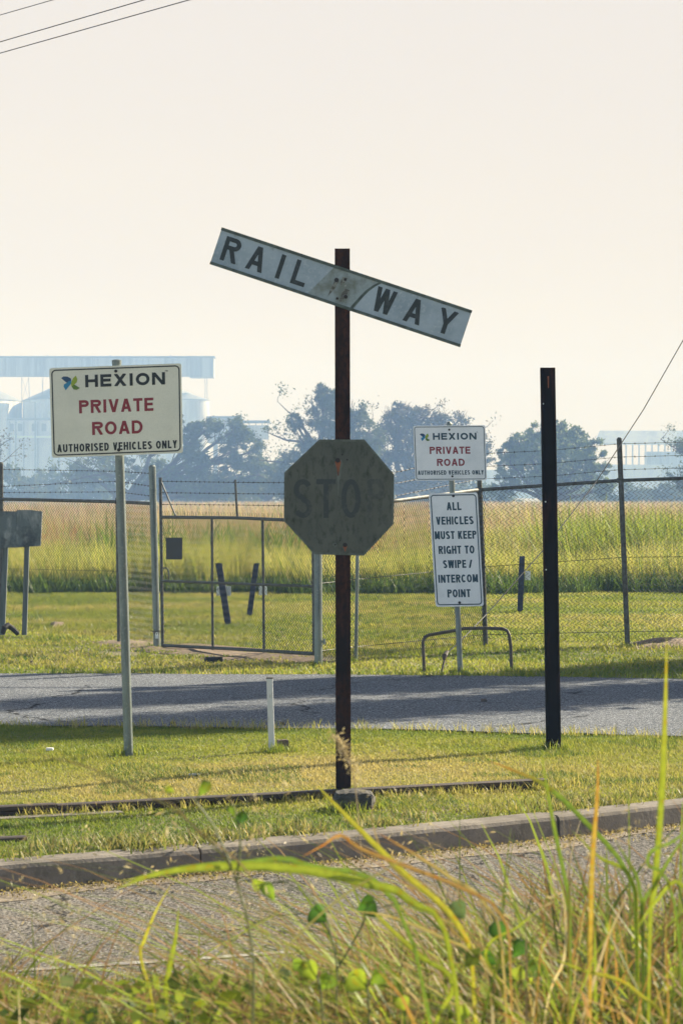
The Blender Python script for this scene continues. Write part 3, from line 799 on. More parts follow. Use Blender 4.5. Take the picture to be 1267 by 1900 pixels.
def glyph(ch, w, tx, ty):
    """strokes of a capital in a box w wide, 1 high: list of (points, closed)"""
    a, b = tx / 2, ty / 2; L, Rt, B, T = a, w - a, b, 1 - b; c = w / 2
    def ext(p, q, k=.25): d = (q[0] - p[0], q[1] - p[1]); return [(p[0] - d[0] * k, p[1] - d[1] * k), (q[0] + d[0] * k, q[1] + d[1] * k)]
    S = []
    if ch == 'I': S = [[(c, 0), (c, 1)]]
    elif ch == 'H': S = [[(L, 0), (L, 1)], [(Rt, 0), (Rt, 1)], [(tx, .51), (w - tx, .51)]]
    elif ch == 'E': S = [[(L, 0), (L, 1)], [(tx, T), (w, T)], [(tx, .52), (w * .93, .52)], [(tx, B), (w, B)]]
    elif ch == 'L': S = [[(L, 0), (L, 1)], [(tx, B), (w, B)]]
    elif ch == 'T': S = [[(0, T), (w, T)], [(c, 0), (c, 1 - ty)]]
    elif ch == 'A': S = [ext((L * 1.1, 0), (c - a * .12, 1), .02), ext((w - L * 1.1, 0), (c + a * .12, 1), .02), [(w * .24, .31), (w * .76, .31)]]
    elif ch == 'V': S = [ext((L * 1.1, 1), (c - a * .1, 0), .02), ext((w - L * 1.1, 1), (c + a * .1, 0), .02)]
    elif ch == 'W': S = [ext((L, 1), (w * .27, 0), .02), ext((w * .27, 0), (c, 1), .02), ext((c, 1), (w * .73, 0), .02), ext((w * .73, 0), (w - L, 1), .02)]
    elif ch == 'M': S = [[(L, 0), (L, 1)], [(Rt, 0), (Rt, 1)], ext((L * 1.2, 1), (c, .12), .03), ext((w - L * 1.2, 1), (c, .12), .03)]
    elif ch == 'N': S = [[(L, 0), (L, 1)], [(Rt, 0), (Rt, 1)], ext((L, 1), (Rt, 0), .02)]
    elif ch == 'X': S = [ext((L * 1.1, 0), (w - L * 1.1, 1), .02), ext((L * 1.1, 1), (w - L * 1.1, 0), .02)]
    elif ch == 'Y': S = [ext((L * 1.1, 1), (c, .42), .02), ext((w - L * 1.1, 1), (c, .42), .02), [(c, 0), (c, .45)]]
    elif ch == 'K': S = [[(L, 0), (L, 1)], ext((tx, .36), (w - a * 1.3, 1), .03), ext((w * .42, .58), (w - a * 1.1, 0), .03)]
    elif ch == '/': S = [ext((0, 0), (w, 1), .02)]
    elif ch == 'O': return [(arc(c, .5, c - a, .5 - b, 0, 345, 23), True)]
    elif ch == 'C': S = [arc(c, .5, c - a, .5 - b, 42, 318, 18)]
    elif ch == 'G': S = [arc(c, .5, c - a, .5 - b, 42, 330, 18), [(c * 1.05, .44), (w, .44)], [(Rt, 0), (Rt, .44)]]
    elif ch == 'D': S = [[(L, 0), (L, 1)], [(tx, T), (w * .45, T)] + arc(w * .45, .5, w * .55 - a, .5 - b, 80, -80, 10) + [(w * .45, B), (tx, B)]]
    elif ch == 'U': S = [[(L, 1), (L, .36)] + arc(c, .36, c - a, .36 - b, 190, 350, 10) + [(Rt, .36), (Rt, 1)]]
    elif ch in 'PR':
        S = [[(L, 0), (L, 1)], [(tx, T), (w * .60, T)] + arc(w * .60, .74, w * .40 - a, .26 - b, 75, -75, 8) + [(w * .60, .48 + b), (tx, .48 + b)]]
        if ch == 'R': S += [ext((w * .52, .50), (w - a, 0), .03)]
    elif ch == 'S': S = [arc(c, .735, c - a, .265 - b, 25, 260, 11) + arc(c, .265, c - a, .265 - b, 80, -155, 11)]
    return [(s, False) for s in S]

def text(mb, s, cx, cyy, wtot, h, stroke, fmap, d0=0.0012, space=.14, narrow=1.0):
    """lay a line centred on (cx,cy) in sign units, exactly wtot wide and h high"""
    ws = [WID[c] * narrow for c in s]; total = sum(ws) + space * (len(s) - 1)
    k = wtot / total; x = cx - wtot / 2; q = 0
    for ch, w in zip(s, ws):
        if ch != ' ':
            W_ = w * k / h; tx = stroke / h; ty = stroke / h * .95
            for gi, (st, closed) in enumerate(glyph(ch, W_, tx, ty)):
                for quad in band(st, tx, ty, closed):
                    p = clip(quad, 0, 1)
                    if len(p) >= 3:
                        mb.poly([fmap(x + u * h, cyy - h / 2 + v * h, d0 + gi * .00025) for (u, v) in p])
        x += w * k + space * k

def quadmap(TL, TR, BRr, BLl, Y, wid):
    """sign units (u across -.5...5, v up, d towards the viewer) -> world; wid = units per width"""
    TL, TR, BRr, BLl = [at(p[0], p[1], Y) for p in (TL, TR, BRr, BLl)]
    ar = ((TL - BLl).length + (TR - BRr).length) / ((TL - TR).length + (BLl - BRr).length)
    def f(u, v, d=0.0):
        s = u + .5; t = v / ar + .5
        p = (BLl * (1 - s) + BRr * s) * (1 - t) + (TL * (1 - s) + TR * s) * t
        return Vector((p.x, p.y - d, p.z))
    return f, ar

def rrect(w, h, r, n=6):
    P = []
    for (cx, cyy, a0) in ((w / 2 - r, h / 2 - r, 0), (-w / 2 + r, h / 2 - r, 90), (-w / 2 + r, -h / 2 + r, 180), (w / 2 - r, -h / 2 + r, 270)):
        P += [(cx + r * math.cos(R(a0 + 90 * i / n)), cyy + r * math.sin(R(a0 + 90 * i / n))) for i in range(n + 1)]
    return P

def ring(mb, f, w, h, r, th, d):
    A = rrect(w, h, r); Bp = rrect(w - 2 * th, h - 2 * th, max(r - th, .002)); n = len(A)
    mb.add([f(*p, d) for p in A] + [f(*p, d) for p in Bp], [(i, (i + 1) % n, (i + 1) % n + n, i + n) for i in range(n)])

def disc(mb, f, u, v, r, d, n=14, dep=.006):
    P = [(u + r * math.cos(2 * math.pi * k / n), v + r * math.sin(2 * math.pi * k / n)) for k in range(n)]
    mb.prism(P, lambda a, b: f(a, b, d + dep), lambda a, b: f(a, b, d - .001))

LOGO = [('lnavy', [(-.50, .38), (-.36, .50), (-.15, .47), (.02, .33), (.05, .18), (-.10, .14), (-.20, .02), (-.32, .16)]),
        ('lblue', [(.05, .18), (.02, -.06), (-.10, -.25), (-.27, -.52), (-.38, -.24), (-.36, -.08), (-.20, .02), (-.10, .14)]),
        ('llime', [(.30, .52), (.38, .25), (.33, .02), (.20, -.12), (.06, -.26), (.02, -.06), (.07, .14), (.16, .36)]),
        ('lgreen', [(.20, -.12), (.34, -.24), (.50, -.38), (.34, -.50), (.16, -.48), (.06, -.26)])]

def hexsign(part, base, f, ar, ink, red):
    lb = MB(); text(lb, 'HEXION', .072, .232, .605, .094, .0235, f, space=.14)
    text(lb, 'AUTHORISED VEHICLES ONLY', .0, -.272, .915, .060, .0125, f, space=.16, narrow=.9)
    text(lb, 'TM', .385, .288, .022, .010, .0025, f)
    lo = sub(lb, 'lettering', ink, part, base)
    rb = MB(); text(rb, 'PRIVATE', .0, .038, .565, .100, .0215, f, space=.13); text(rb, 'ROAD', .005, -.130, .385, .100, .0215, f, space=.13)
    sub(rb, 'lettering', red, part, base)['label'] = 'red words private road'
    bb = MB(); ring(bb, f, .972, ar - .028, .035, .0095, .001); sub(bb, 'border', ink, part, base)
    lg = MB(); mats = []
    for i, (mn, P) in enumerate(LOGO):
        mats.append(M[mn]); lg.poly([f(-.342 + p[0] * .14, .222 + p[1] * .105, .0012 + i * .0003) for p in P], i)
    sub(lg, 'logo', mats, part, base)

def panel(T, name, f, ar, mface, back=.006, r=.02, label=None):
    p = MB(); p.prism(rrect(1, ar, r), lambda a, b: f(a, b, 0), lambda a, b: f(a, b, -back))
    o = p.build(name, mface, T)
    if label: o['label'] = label
    return o

# --- large private road sign
base = gat(239.5, 1402)
T = thing('private_road_sign', base, 'large beige private road sign with logo on a leaning grey pole', 'sign', 'private road signs')
Yb = base.y
top = at(217, 672, Yb)
mb = MB(); mb.tube([base - Vector((0, 0, .03)), top], .031, 14); mb.tube([top - Vector((0, 0, .012)), top + Vector((0, 0, .012)), top + Vector((0, 0, .018))], [.033, .033, .018], 14)
mb.build('pole', M['galv'], T, smooth=False)
f, ar = quadmap((92, 683), (337, 674), (339.5, 840.5), (97, 849.5), Yb - .045, 1)
p = panel(T, 'sign_panel', f, ar, M['hexface'])
hexsign(p, base, f, ar, M['ink'], M['red'])
for a_ in ((.003, .300, .012), (.012, -.300, .013)):
    b = MB(); disc(b, f, *a_, .002); sub(b, 'bolt_or_hole', M['bolt_or_hole'], p, base)
mb = MB()
for v in (.30, -.30): mb.box(f(.005, v, -.015), (.10, .018, .022))
mb.build('bracket', M['galv'], T)

# --- small private road sign + keep right sign on one pole
base = gat(854, 1248)
T = thing('private_road_sign', base, 'smaller white private road sign above an instruction sign on one thin pole', 'sign', 'private road signs')
Yb = base.y
top = at(833, 786, Yb)
mb = MB(); mb.tube([base - Vector((0, 0, .03)), top], .028, 12); mb.tube([top, top + Vector((0, 0, .02))], [.03, .012], 12)
mb.build('pole', M['galv'], T)
f, ar = quadmap((766, 790), (899.5, 789), (903, 891), (770, 892), Yb - .04, 1)
p = panel(T, 'sign_panel', f, ar, M['hexface2'])
hexsign(p, base, f, ar, M['inkblue'], M['red'])
for a_ in ((.0, .325, .015), (.02, -.325, .015)):
    b = MB(); disc(b, f, *a_, .002); sub(b, 'bolt_or_hole', M['bolt_or_hole'], p, base)
f, ar = quadmap((795, 915.5), (885.5, 914), (897, 1124.5), (808, 1126), Yb - .04, 1)
p = panel(T, 'instruction_panel', f, ar, M['hexface2'], r=.05, label='tall white panel about keeping right')
b = MB(); rows_t = [('ALL', 433, .30), ('VEHICLES', 496, .77), ('MUST KEEP', 560, .86), ('RIGHT TO', 625, .74), ('SWIPE /', 688, .59), ('INTERCOM', 752, .82), ('POINT', 817, .48)]
for (s, yy, ww) in rows_t:
    text(b, s, .0, (625 - yy) / 213.0, ww, .165, .034, f, space=.13)
sub(b, 'lettering', M['inkblue'], p, base)
b = MB(); ring(b, f, .94, ar - .06, .07, .022, .001); sub(b, 'border', M['inkblue'], p, base)
for a_ in ((.0, ar / 2 - .06, .028), (.0, -ar / 2 + .08, .028)):
    b = MB(); disc(b, f, *a_, .002); sub(b, 'bolt_or_hole', M['bolt_or_hole'], p, base)

# --- railway crossing post with crossbuck blade and old stop sign
base = Vector((at(637, HZ, 15.75).x, 15.75, 0))
T = thing('railway_crossing_sign', base, 'rusty channel post carrying the tilted railway blade and a faded octagonal stop sign', 'sign')
Yb = 15.75
mb = MB(); t0 = at(635, 461, Yb); bt = at(637, 1480, Yb)
w = .0885
def channel(mb, a, b, w, dep, lip):
    """open steel channel from a (bottom) to b (top), web facing the camera"""
    ax = Vector((1, 0, 0)); ay = Vector((0, 1, 0))
    prof = [(-w / 2, 0), (w / 2, 0), (w / 2, dep), (w / 2 - lip, dep), (w / 2 - lip, lip), (-w / 2 + lip, lip), (-w / 2 + lip, dep), (-w / 2, dep)]
    vs = [a + ax * p[0] + ay * p[1] for p in prof] + [b + ax * p[0] + ay * p[1] for p in prof]
    n = len(prof)
    fs = [(i, (i + 1) % n, (i + 1) % n + n, i + n) for i in range(n)]
    fs += [(0, 1, 4, 5), (1, 2, 3, 4), (0, 5, 6, 7), (n, n + 5, n + 4, n + 1), (n + 1, n + 4, n + 3, n + 2), (n, n + 7, n + 6, n + 5)]
    mb.add(vs, fs)
channel(mb, bt, t0, w, .05, .008)
mb.build('post', M['rust'], T)
# blade
s = Yb / F
cB = at(632.5, 533, Yb - .03); th = R(18.4)
def fb(u, v, d=0.0):      # u,v in photo pixels along/across the blade
    return Vector((cB.x + (u * math.cos(th) + v * math.sin(th)) * s, cB.y - d, cB.z + (-u * math.sin(th) + v * math.cos(th)) * s))
L2, H2 = 243.5, 35
mb = MB(); mb.prism([(-L2, -H2), (L2, -H2), (L2, H2), (-L2, H2)], lambda a, b: fb(a, b, 0), lambda a, b: fb(a, b, -.004))
blade = mb.build('crossbuck_blade', M['cbmid'], T)
mb = MB()
for sg in (-1, 1):
    mb.prism([(-L2 - .5, sg * (H2 - 4.5)), (L2 + .5, sg * (H2 - 4.5)), (L2 + .5, sg * (H2 + .8)), (-L2 - .5, sg * (H2 + .8))], lambda a, b: fb(a, b, .008), lambda a, b: fb(a, b, -.012))
sub(mb, 'rim', M['cbrim'], blade, base)
mb = MB(); e = H2 - 4.8
mb.poly([fb(-L2 + .8, -e, .0012), fb(-55, -e, .0012), fb(-24, e, .0012), fb(-L2 + .8, e, .0012)])
RP = [(36, -e), (L2 - .8, -e), (L2 - .8, e), (66, e), (58, 20), (50, 8), (44, -6), (38, -22)]
mb.poly([fb(a, b_, .0012) for a, b_ in RP])
sub(mb, 'white_sheet', M['cbface'], blade, base)
mb = MB()
bp = [(31, -e), (35, -20), (42, -4), (49, 10), (58, 22), (66, e)]
for i in range(len(bp) - 1):
    a, b_ = bp[i], bp[i + 1]
    mb.poly([fb(a[0] - 3, a[1], .002), fb(a[0] + 2.5, a[1], .002), fb(b_[0] + 2.5, b_[1], .002), fb(b_[0] - 3, b_[1], .002)])
sub(mb, 'sheet_edge', M['cbrim'], blade, base)
mb = MB()
fu = lambda u, v, d: fb(u, v, d)
for ch, u, wd in (('R', -214, 31), ('A', -164, 33), ('I', -118, 8), ('L', -79, 27), ('W', 84, 38), ('A', 143, 33), ('Y', 205, 35)):
    hh = 46.0; tx = 8.2 / hh
    for gi, (st, cl) in enumerate(glyph(ch, wd / hh, tx, tx)):
        for quad in band(st, tx, tx, cl):
            pq = clip(quad, 0, 1)
            if len(pq) >= 3: mb.poly([fb(u - wd / 2 + q[0] * hh, -hh / 2 + q[1] * hh + 1, .0022 + gi * .0003) for q in pq])
sub(mb, 'lettering', M['cbink'], blade, base)
for (u, v, r_) in ((-12, 10, 4.2), (3, 16, 2.8), (0, -22, 2.4), (14, -14, 3.6)):
    mb = MB()
    P = [(u + r_ * math.cos(k * .5236), v + r_ * math.sin(k * .5236)) for k in range(12)]
    mb.prism(P, lambda a, b: fb(a, b, .006), lambda a, b: fb(a, b, 0))
    sub(mb, 'bolt_or_hole', M['bolt_or_hole'], blade, base)
mb = MB()
for (u, v, w0, ln) in ((-11, 8, 7, 30), (12, 0, 10, 28), (2, 20, 9, 18)):
    P = [(u - w0 / 2, v), (u + w0 / 2, v), (u + w0 * .4 - ln * .1, v - ln * .6), (u - ln * .22, v - ln), (u - w0 * .45 - ln * .1, v - ln * .5)]
    mb.poly([fb(a, b_, .0016 + w0 * .00003) for a, b_ in P])
sub(mb, 'stain', mat('dark_stain', (.10, .10, .085), .9, [(50, 4, (.24, .26, .24), .45, .6, (1, 1, 1))]), blade, base)
# stop sign
oct_px = [(592, 815.5), (676, 815.5), (731, 880.5), (730, 972), (675, 1031), (583.5, 1028.5), (526.5, 966.5), (527.5, 877)]
Ys = Yb - .035
mb = MB(); F0 = [at(p[0], p[1], Ys) for p in oct_px][::-1]; n = 8
vs = F0 + [v + Vector((0, .006, 0)) for v in F0]
mb.add(vs, [tuple(range(n)), tuple(range(2 * n - 1, n - 1, -1))] + [(i, i + n, (i + 1) % n + n, (i + 1) % n) for i in range(n)])
stop = mb.build('stop_sign', M['stop'], T)
stop['label'] = 'faded grey green octagon with barely readable stop lettering'
mb = MB(); c = at(629, 923, Ys)
O1 = [v + Vector((0, -.0008, 0)) for v in F0]; O2 = [c + (v - c) * .965 + Vector((0, -.0008, 0)) for v in F0]
O1 = [Vector((a.x, Ys - .0008, a.z)) for a in O1]; O2 = [Vector((a.x, Ys - .0008, a.z)) for a in O2]
mb.add(O1 + O2, [(i, (i + 1) % n, (i + 1) % n + n, i + n) for i in range(n)])
sub(mb, 'rim', mat('stop_rim', (.115, .135, .115), .7, [(25, 5, (.07, .085, .065), .42, .62, (1, 1, 1))]), stop, base)
def fs_(u, v, d): return at(u, v, Ys) + Vector((0, -d, 0))
def faded(name, c1, lo):
    m = bpy.data.materials.new(name); m.use_nodes = True
    nn, l = m.node_tree.nodes, m.node_tree.links; b = nn['Principled BSDF']; b.inputs['Roughness'].default_value = .75
    t = nn.new('ShaderNodeTexCoord'); no = nn.new('ShaderNodeTexNoise'); no.inputs['Scale'].default_value = 28; no.inputs['Detail'].default_value = 6
    l.new(t.outputs['Object'], no.inputs[0]); r_ = nn.new('ShaderNodeMapRange'); r_.inputs[1].default_value = lo; r_.inputs[2].default_value = lo + .2
    l.new(no.outputs[0], r_.inputs[0]); mx = nn.new('ShaderNodeMixRGB'); mx.inputs[1].default_value = (*c1, 1); mx.inputs[2].default_value = (.094, .104, .088, 1)
    l.new(r_.outputs[0], mx.inputs[0]); l.new(mx.outputs[0], b.inputs['Base Color'])
    return m
for grp, m_ in (((('S', 562, 34), ('T', 605, 36), ('O', 651, 36)), faded('faded_letter', (.047, .056, .055), .54)), ((('P', 697, 32),), faded('nearly_lost_letter', (.060, .069, .062), .42))):
    mb = MB()
    for ch, u, wd in grp:
        hh = 72.0; tx = 9.5 / hh
        for gi, (st, cl) in enumerate(glyph(ch, wd / hh, tx, tx)):
            for quad in band(st, tx, tx, cl):
                pq = clip(quad, 0, 1)
                if len(pq) >= 3: mb.poly([fs_(u - wd / 2 + q[0] * hh, 961 - q[1] * hh, .0012 + gi * .0002) for q in pq])
    sub(mb, 'lettering', m_, stop, base)
def drop(mb, u, v, w0, ln, d):
    P = [(u - w0, v), (u - w0 * .7, v - w0 * .8), (u, v - w0 * 1.1), (u + w0 * .7, v - w0 * .8), (u + w0, v), (u + w0 * .55, v + ln * .5), (u + w0 * .25, v + ln), (u - w0 * .1, v + ln), (u - w0 * .4, v + ln * .5)]
    mb.poly([fs_(a, b_, d) for a, b_ in P])
mb = MB(); drop(mb, 627, 857, 5.5, 26, .0020); drop(mb, 640, 1014, 4.0, 9, .0020); sub(mb, 'stain', M['drip'], stop, base)
mb = MB(); drop(mb, 627.5, 880, 2.6, 40, .0017); drop(mb, 621, 1012, 4.5, 4, .0017); drop(mb, 629, 860, 7.5, 30, .0014); sub(mb, 'stain', M['streak'], stop, base)
for (u, v, r_) in ((626.5, 854, 4.4), (634.8, 843.5, 1.8), (644, 853, 1.8), (640, 1011, 4.2), (631, 1003, 1.4), (622, 1010.5, 1.6)):
    mb = MB(); P = [(u + r_ * math.cos(k * .5236), v + r_ * math.sin(k * .5236)) for k in range(12)]
    mb.prism(P, lambda a, b: fs_(a, b, .006), lambda a, b: fs_(a, b, 0))
    sub(mb, 'bolt_or_hole', M['bolt_or_hole'], stop, base)

# --- tall dark steel post
base = gat(1027, 1390)
T = thing('steel_post', base, 'tall dark bare steel channel post standing right of the crossing sign', 'post')
mb = MB(); a = at(1027, 1392, base.y); b_ = at(1016, 682, base.y)
channel(mb, a, b_, .102, .06, .009)
for sx in (-1, 1):
    e1 = a + Vector((sx * .044, -.003, 0)); e2 = b_ + Vector((sx * .044, -.003, 0))
    mb.tube([e1, e2], .006, 6)
mb.build('post', M['rust2'], T)
mb = MB()
for (px_, py_) in ((1007, 749), (1011.5, 931), (1012.5, 1057)):
    p0 = at(px_, py_, base.y - .006)
    mb.tube([p0, p0 + Vector((0, .006, 0))], .0052, 10)
mb.build('bolt_or_hole', M['plate'], T)  # white discs painted in for the bright background seen through the post's holes
mb = MB()
mb.poly([at(1015, 698, base.y - .0008), at(1018, 698, base.y - .0008), at(1017.5, 720, base.y - .0008), at(1016, 720, base.y - .0008)])
mb.build('stain', M['drip'], T)

# --- small white marker post and block
base = gat(504, 1396)
T = thing('marker_post', base, 'short white painted post standing on the grass beside a small block', 'post')
mb = MB(); a = at(504.5, 1398, base.y); b_ = at(500.3, 1259, base.y)
w2 = .021
vs = [p + Vector((x_, y_, 0)) for p in (a, b_) for (x_, y_) in ((-w2, -w2), (w2, -w2), (w2, w2), (-w2, w2))]
mb.add(vs, [(0, 1, 5, 4), (1, 2, 6, 5), (2, 3, 7, 6), (3, 0, 4, 7), (4, 5, 6, 7), (3, 2, 1, 0)])
mb.build('post', M['paint'], T)
mb = MB(); mb.box(b_ + Vector((0, 0, .004)), (.046, .046, .008)); mb.build('post_cap', M['lump'], T)
def lump(name, c, d, m, label, cat, seed, flat=.35, n=5, rot=0):
    """an irregular solid block: a subdivided box pushed in and out"""
    mb = MB(); r2 = np.random.default_rng(seed); vs = {}; V = []; Fc = []
    def vid(i, j, k):
        key = (i, j, k)
        if key not in vs:
            p = np.array([i, j, k]) / n * 2 - 1
            q = p / max(np.linalg.norm(p), 1e-6) * 1.2
            p2 = p * (1 - flat) + q * flat
            p2 = p2 * (1 + r2.normal(0, .035))
            x_, y_ = p2[0] * d[0] / 2, p2[1] * d[1] / 2
            vs[key] = len(V); V.append((c[0] + x_ * math.cos(rot) - y_ * math.sin(rot), c[1] + x_ * math.sin(rot) + y_ * math.cos(rot), c[2] + p2[2] * d[2] / 2))
        return vs[key]
    for a in range(n):
        for b in range(n):
            Fc += [(vid(a, b, 0), vid(a, b + 1, 0), vid(a + 1, b + 1, 0), vid(a + 1, b, 0)), (vid(a, b, n), vid(a + 1, b, n), vid(a + 1, b + 1, n), vid(a, b + 1, n)),
                   (vid(a, 0, b), vid(a + 1, 0, b), vid(a + 1, 0, b + 1), vid(a, 0, b + 1)), (vid(a, n, b), vid(a, n, b + 1), vid(a + 1, n, b + 1), vid(a + 1, n, b)),
                   (vid(0, a, b), vid(0, a, b + 1), vid(0, a + 1, b + 1), vid(0, a + 1, b)), (vid(n, a, b), vid(n, a + 1, b), vid(n, a + 1, b + 1), vid(n, a, b + 1))]
    mb.add(V, Fc)
    return tag(mb.build(name, m, None, Vector((c[0], c[1], 0))), label, cat)
c = gat(525, 1394); lump('concrete_block', (c.x, c.y, .04), (.074, .06, .080), M['brick'], 'small square brown block lying beside the white marker post', 'block', 3, .12, rot=.2)
c = gat(656, 1506); lump('concrete_footing', (c.x, c.y + .12, .045), (.215, .2, .12), M['lump'], 'stained rounded concrete lump at the foot of the crossing post', 'footing', 4, .55, n=8)
c = gat(397, 1228); lump('wood_chunk', (c.x, c.y, .02), (.19, .1, .07), M['tyre'], 'dark broken chunk lying in the dirt in front of the gate', 'debris', 5, .5, rot=.3)
c = gat(93, 1394); lump('litter', (c.x, c.y, .015), (.05, .04, .02), M['paper'], 'small scrap of white litter on the grass left of the large sign pole', 'litter', 6, .4)
c = gat(361, 1441); lump('litter', (c.x, c.y, .012), (.07, .03, .015), M['paper'], 'flat pale scrap of litter on the dry grass near the rail', 'litter', 7, .3)
for i, (px_, py_, sz, lab) in enumerate([(320, 1345, .035, 'small dark stone at the near edge of the road left of the marker post'), (524, 1346, .04, 'dark stone on the road edge behind the small block'), (60, 1230, .03, 'small stone on the far verge at the left'), (897, 1303, .05, 'small dark stone lying in the middle of the inner road')]):
    c = gat(px_, py_); lump('stone', (c.x, c.y, .012), (sz, sz, sz * .7), M['brick'], lab, 'stone', 20 + i, .5, n=3)

# ------------------------------------------------------------------ railway rails in the grass
def railpiece(T_name, a, b, label, hgt, seed):
    a = Vector(a); b = Vector(b); t = (b - a).normalized(); nrm = Vector((-t.y, t.x, 0))
    T = thing(T_name, (a + b) / 2, label, 'rail', 'rails of the disused crossing')
    prof = [(-.032, -.06), (-.011, -.05), (-.011, hgt - .035), (-.032, hgt - .027), (-.032, hgt - .006), (-.025, hgt), (.025, hgt), (.032, hgt - .006), (.032, hgt - .027), (.011, hgt - .035), (.011, -.05), (.032, -.06)]
    mb = MB(); vs = [p + nrm * q[0] + Vector((0, 0, q[1])) for p in (a, b) for q in prof]; n = len(prof)
    mb.add(vs, [(i, (i + 1) % n, (i + 1) % n + n, i + n) for i in range(n)] + [tuple(range(n)), tuple(range(2 * n - 1, n - 1, -1))])
    mb.build('rail_bar', M['rail'], T)
    return T
jA = gat(-330, 1531); jB = gat(104, 1509); jC = gat(1011, 1460)
railpiece('railway_rail', jA, jB + (jA - jB).normalized() * .006, 'dark rusty rail set in the grass, length at the far left', .058, 1)
railpiece('railway_rail', jB, jC, 'long dark rusty rail set in the grass running behind the crossing post foot', .052, 2)
mb = MB()
a, b_ = jA - Vector((-.06, .16, 0)), jB.lerp(jC, .12) - Vector((-.04, .15, 0))
t = (b_ - a).normalized(); nrm = Vector((-t.y, t.x, 0))
vs = [p + nrm * q[0] + Vector((0, 0, q[1])) for p in (a, b_) for q in ((0, -.03), (0, .004), (.06, .008), (.09, -.02))]
mb.add(vs, [(0, 4, 5, 1), (1, 5, 6, 2), (2, 6, 7, 3), (0, 1, 2, 3), (7, 6, 5, 4)])
struct(mb.build('path_edge', M['concrete']))
T2a, T2b = gat(-300, 1574), gat(48, 1557)
railpiece('railway_rail', T2a, T2b, 'pale nearly buried second rail close to the kerb at the left', .018, 3)
# grass tufts on both sides of the rail and at post feet
ep = []
for k in range(240):
    t = random.random(); p = jA.lerp(jC, .25 + .8 * t); sd_ = random.choice([-1, 1, 1]); ep.append((p.x + random.uniform(-.02, .02), p.y + sd_ * random.uniform(.06, .12), 0))
tufts(ep, 14, .055, 'railside_grass', 'grass tufts pressing against the rail', (YGREEN, STRAW), .03, .005)
ep = []
for p in (gat(239, 1402), gat(504, 1397), gat(1027, 1391), gat(854, 1248), gat(591, 1235), gat(292, 1202), gat(901, 1197), gat(1164, 1201), gat(660, 1228), gat(788, 1244), gat(948, 1247), gat(525, 1396), gat(637, 1480), gat(693, 1500), gat(640, 1508)):
    for k in range(5): ep.append((p.x + random.uniform(-.09, .09), p.y + random.uniform(-.07, .05), 0))
tufts(ep, 26, .075, 'post_foot_grass', 'longer grass around the feet of the posts', (GREEN, YGREEN), .03, .006)

# ------------------------------------------------------------------ fences and gate
def chain(mb, a, b, z0f, z1f, pw=.056, ph=.070, r=.0045):
    """chain link between ground points a,b; z0f/z1f give bottom/top height along t"""
    a = Vector(a); b = Vector(b); L = (b - a).length; t = (b - a) / L; nrm = Vector((-t.y, t.x, 0))
    n = int(L / (pw / 2))
    vs = []; fs = []
    for i in range(n):
        x0 = (i + .5) * pw / 2
        if i % 2: continue
    nw = int(L / pw)
    for i in range(nw):
        x0 = (i + .5) * pw; tt = x0 / L; z0 = z0f(tt); z1 = z1f(tt)
        m = int((z1 - z0) / (ph / 2)); dz = (z1 - z0) / m
        pts = []
        for j in range(m + 1):
            xx = x0 + (pw * .5 if (j % 2) else -pw * .5) * .98
            off = .002 if j % 2 else -.002
            pts.append(a + t * xx + nrm * off + Vector((0, 0, z0 + dz * j - a.z)))
        o = len(vs)
        for p in pts:
            vs += [p + t * r, p - t * r * .5 + nrm * r * .87, p - t * r * .5 - nrm * r * .87]
        for j in range(m):
            for k in range(3):
                k2 = (k + 1) % 3
                fs.append((o + j * 3 + k, o + j * 3 + k2, o + j * 3 + 3 + k2, o + j * 3 + 3 + k))
    mb.add(vs, fs)

def barbed(T, pts, name='barbed_wire', r=.0028):
    mb = MB(); pts = [Vector(p) for p in pts]
    mb.tube(pts, r, 5, cap=False)
    for i in range(len(pts) - 1):
        L = (pts[i + 1] - pts[i]).length; k = int(L / .115)
        for j in range(k):
            c = pts[i].lerp(pts[i + 1], (j + .5) / k)
            for q in range(2):
                a_ = random.uniform(0, 3.14); d = Vector((.35 * random.uniform(-1, 1), math.cos(a_), math.sin(a_))).normalized() * .016
                mb.tube([c - d, c + d], .0018, 3, cap=False)
            mb.tube([c - Vector((.007, 0, 0)), c + Vector((.007, 0, 0))], r * 1.9, 5)
    mb.build(name, M['wire'], T)

def sagline(a, b, sag, n=6):
    a = Vector(a); b = Vector(b)
    return [a.lerp(b, i / n) - Vector((0, 0, sag * 4 * (i / n) * (1 - i / n))) for i in range(n + 1)]

# left fence: post at x=3, post behind the sign pole, gate post at 291; continues out of view to the left
PL = [(Vector((-7.2, 36.9, 0)), 2.25), (gat(4, 1177), 2.20), (gat(221, 1192), 1.76), (gat(292, 1202), 2.14)]
T = thing('chain_link_fence', PL[1][0], 'chain link fence left of the gate with pipe top rail and barbed wire', 'fence', 'chain link fences')
for i, (p, h) in enumerate(PL):
    mb = MB(); r_ = .030 if i < 2 else (.022 if i == 2 else .041)
    lean = {0: 0, 1: -.01, 2: -.02, 3: -.058}[i]
    topp = p + Vector((lean, 0, h if i < 3 else at(0, 866, p.y).z))
    mb.tube([p - Vector((0, 0, .05)), topp], r_, 12)
    if i != 2: mb.tube([topp, topp + Vector((0, 0, .02))], [r_ * 1.12, r_ * .5], 12)
    if i == 3:
        for q in range(5):
            zz = .25 + q * .4; c = p.lerp(topp, zz / topp.z); mb.tube([c - Vector((0, 0, .008)), c + Vector((0, 0, .008))], r_ * 1.1, 12)
    o = mb.build('post', M['galvdark'] if i < 3 else M['galv'], T)
railL = [at(-350, 921, PL[0][0].y), at(4, 926, PL[1][0].y), at(219, 931, PL[2][0].y), at(285, 934.5, PL[3][0].y)]
mb = MB(); mb.tube(railL, .021, 10)
